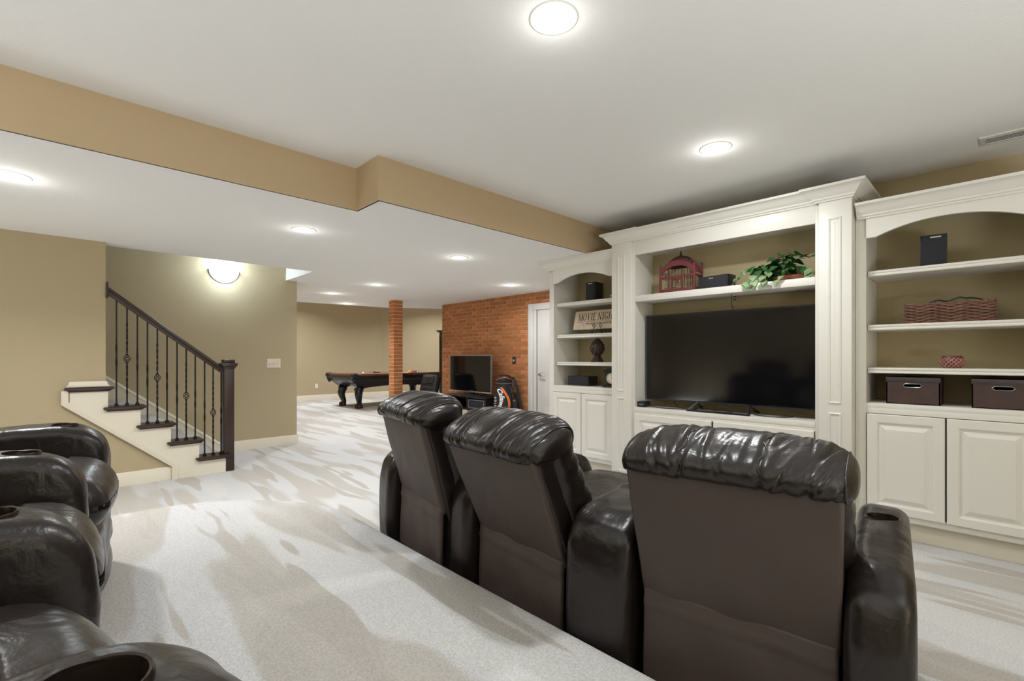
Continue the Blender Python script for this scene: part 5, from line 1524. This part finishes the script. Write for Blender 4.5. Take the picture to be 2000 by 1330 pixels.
# lower flap of the back
def fl_fn(p):
    f = (p.z + 0.16) / 0.32
    w_ = 0.006 * nz(p, 8, 1) + 0.007 * math.exp(-((p.x - 0.15 + 0.5 * (f - .5) * 0.3) / 0.02) ** 2) * (1 - f) - 0.006 * math.exp(-((f - 0.86) / 0.03) ** 2)
    return (p.x, p.y + (w_ if p.y < 0 else 0), p.z + 0.006 * nz(p, 6, 5) * (f > .8))
bm = B(); add_rbox(bm, 0.535, 0.024, 0.325, 0.010, 34, 1, 22, fl_fn); flap_me = me_of(bm, 'back_flap', M['vinyl'])
def seat_fn(p):
    tuft = -0.010 * math.exp(-((p.y - 0.235) / 0.006) ** 2) if p.z > -0.02 else 0
    crown = 0.026 * (1 - (p.x / 0.28) ** 2) * (1 if p.z > 0 else 0)
    w_ = 0.004 * nz(p, 9, 2)
    drop = -0.05 * max(0, (p.y - 0.20) / 0.22) ** 2 if p.z > 0 else 0
    return (p.x, p.y + (0.02 * math.cos(p.x * 5) if p.y > 0.2 else 0), p.z + tuft + crown + w_ + drop)
bm = B(); add_rbox(bm, 0.555, 0.80, 0.215, 0.095, 22, 150, 6, seat_fn); seat_me = me_of(bm, 'seat_cushion', M['leather'])
def foot_fn(p):
    w_ = 0.006 * math.sin(p.z * 42 + 6 * nz(p, 5)) * (1 if p.y > 0 else 0)
    return (p.x, p.y + w_ + (0.012 * math.cos(p.x * 5.5) if p.y > 0 else 0), p.z)
bm = B(); add_rbox(bm, 0.54, 0.10, 0.30, 0.045, 22, 3, 16, foot_fn); foot_me = me_of(bm, 'footrest', M['leather'])
bm = B(); add_box(bm, -0.27, 0.27, -0.34, 0.36, 0.05, 0.36, 0.01); base_me = me_of(bm, 'base', M['darkgap'], 30)
bm = B(); add_lathe(bm, [(0.022, 0), (0.024, 0.01), (0.018, 0.05)], 12); glide_me = me_of(bm, 'foot', M['blackplastic'], 30)
APROF = [(-.43, .035), (-.452, .10), (-.458, .30), (-.452, .46), (-.432, .545), (-.385, .600), (-.31, .622), (-.16, .624), (0, .628), (.16, .634), (.28, .632), (.355, .610), (.405, .560), (.425, .48), (.425, .30), (.42, .12), (.41, .035)]
_arm_cache = {}
def arm_mesh(wd, seed=0, CUPY=0.20):
    key = (wd, seed, CUPY)
    if key in _arm_cache: return _arm_cache[key]
    prof = [(p.x, p.y) for p in spline([(a, b, 0) for a, b in APROF], 6)] 
    # straight bottom back to the rear
    for k in range(1, 14): prof.append((.41 - .84 * k / 14, .035))
    hw = wd / 2; r = min(0.045, hw * 0.6)
    xs = []
    for k in range(9): xs.append(-hw + r * (1 - math.cos(PI / 2 * k / 8)))
    xs += [-hw + r + (2 * hw - 2 * r) * k / 10 for k in range(1, 10)]
    xs += [-x for x in xs[:9][::-1]]
    cen = (0.0, 0.33)
    bm = B(); rings = []; n = len(prof)
    for x in xs:
        e = max(0.0, abs(x) - (hw - r)) / r
        ins = r * (1 - math.sqrt(max(0, 1 - e * e)))
        ring = []
        for j, (y, z) in enumerate(prof):
            a = Vector(prof[j - 1]); b = Vector(prof[(j + 1) % n]); tn = (b - a).normalized(); nrm = Vector((-tn.y, tn.x))
            if nrm.dot(Vector((y, z)) - Vector(cen)) < 0: nrm = -nrm
            q = Vector((y, z)) - nrm * ins * (0.25 if z < 0.05 else 1.0)
            d = 0.0
            if z > 0.42:
                for s0 in (-0.30, -0.05): d -= 0.006 * math.exp(-((y - s0) / 0.008) ** 2)
                d += 0.006 * nz((x, y, z), 11, seed * 3.1) + 0.004 * math.sin(y * 60 + x * 30 + 8 * nz((x, y, z), 7)) * math.exp(-((y + .33) / .09) ** 2)
            q += nrm * d
            ring.append(bm.verts.new((x, q.x, q.y)))
        rings.append(ring)
    for i in range(len(rings) - 1):
        for j in range(n): bm.faces.new([rings[i][j], rings[i + 1][j], rings[i + 1][(j + 1) % n], rings[i][(j + 1) % n]])
    bm.faces.new(rings[0]); bm.faces.new(rings[-1][::-1])
    me = me_of(bm, 'armrest', M['leather'])
    # bore the cup holder
    tmp = bpy.data.objects.new('tmp', me); COL.objects.link(tmp)
    cb_ = B(); add_lathe(cb_, [(CUPR, 0.55), (CUPR, 0.75)], 28, (0, CUPY, 0)); cm = bpy.data.meshes.new('c'); bmesh.ops.recalc_face_normals(cb_, faces=cb_.faces); cb_.to_mesh(cm); cb_.free()
    co = bpy.data.objects.new('c', cm); COL.objects.link(co)
    md = tmp.modifiers.new('b', 'BOOLEAN'); md.object = co; md.operation = 'DIFFERENCE'; md.solver = 'EXACT'
    dg = bpy.context.evaluated_depsgraph_get()
    m2 = bpy.data.meshes.new_from_object(tmp.evaluated_get(dg))
    bpy.data.objects.remove(tmp); bpy.data.objects.remove(co)
    for p in m2.polygons: p.use_smooth = True
    m2.set_sharp_from_angle(angle=rad(50))
    m2.name = 'armrest'; _arm_cache[key] = m2
    return m2
CUPR, CUPY = 0.042, 0.20
bm = B(); add_lathe(bm, [(0.036, -0.09), (0.0405, -0.085), (0.0415, -0.002), (0.043, 0.003), (0.046, 0.004), (0.048, 0.0), (0.048, -0.006)], 28, cap=False)
v0 = [bm.verts.new((0.036 * math.cos(2 * PI * k / 28), 0.036 * math.sin(2 * PI * k / 28), -0.09)) for k in range(28)]; bm.faces.new(v0)
M['cup'] = mat('dark_bronze_cup', (0.035, 0.024, 0.018), 0.28, metal=0.6, var=0.1)
cup_me = me_of(bm, 'cup_holder', M['cup'], 50)
def recliner(label, x, y, z, rz, tilt, arms, head, group, fold=0.385, az=0.975, cy=0.12, sy=0.0):
    t = thing('recliner', label, 'recliner', (x, y, z), rad(rz), group)
    link('base', base_me, t)
    for a in (-0.22, 0.22):
        for b in (-0.30, 0.32): link('foot', glide_me, t, (a, b, 0))
    link('seat_cushion', seat_me, t, (0, 0.055 + sy, 0.425)); link('footrest', foot_me, t, (0, 0.385 + sy, 0.20))
    R_ = (rad(tilt), 0, 0); T = Matrix.Translation((0, -0.385, fold)) @ Matrix.Rotation(rad(tilt), 4, 'X')
    def bk(nm, me, v_, u_):
        o = link(nm, me, t, T @ Vector((0, v_, u_))); o.rotation_euler = R_; return o
    bk('back_panel', panel_me, 0.012, 0.205); bk('back_frame', frame_me, 0.062, 0.18); bk('back_cushion', bcush_me, 0.148, 0.165)
    hd = bk('headrest', heads[head][0], 0, 0); [link('piping', q, hd) for q in heads[head][1]]
    link('back_flap', flap_me, t, (0, -0.385, fold - 0.155), (rad(-2), 0, 0))
    for ax, wd, cup, sd in arms:
        a = link('armrest', arm_mesh(wd, sd, cy), t, (ax, 0, 0)); a.scale = (1, 1, az)
        if cup: link('cup_holder', cup_me, a, (0, cy, 0.6305))
    return t
g1, g2 = 'front row of recliners on the lower floor', 'rear row of recliners on the platform'
recliner('dark leather recliner farthest from the camera in the front row', -2.04, 1.757, 0, -11, 15, [(-0.395, 0.20, True, 0)], 0, g1, 0.42)
recliner('dark leather recliner in the middle of the front row', -1.357, 1.767, 0, -5.5, 23, [(-0.365, 0.17, True, 1)], 1, g1)
recliner('dark leather recliner nearest the camera in the front row', -0.602, 1.822, 0, 7, 14, [(-0.42, 0.25, True, 2), (0.35, 0.145, True, 3)], 2, g1)
ZP = 0.19
recliner('dark leather recliner at the near end of the rear row', -0.936, -0.305, ZP, 8.8, 12, [(-0.37, 0.20, True, 0), (0.405, 0.20, True, 2)], 0, g2, az=1.045, cy=0.27, sy=-0.07)
recliner('dark leather recliner second from the camera in the rear row', -1.745, -0.345, ZP, 0, 12, [(-0.385, 0.20, True, 1)], 1, g2, az=1.045, cy=0.27, sy=-0.03)
recliner('dark leather recliner at the stair end of the rear row', -2.56, -0.285, ZP, -8, 12, [(-0.37, 0.20, True, 2)], 2, g2, az=1.045, cy=0.27)
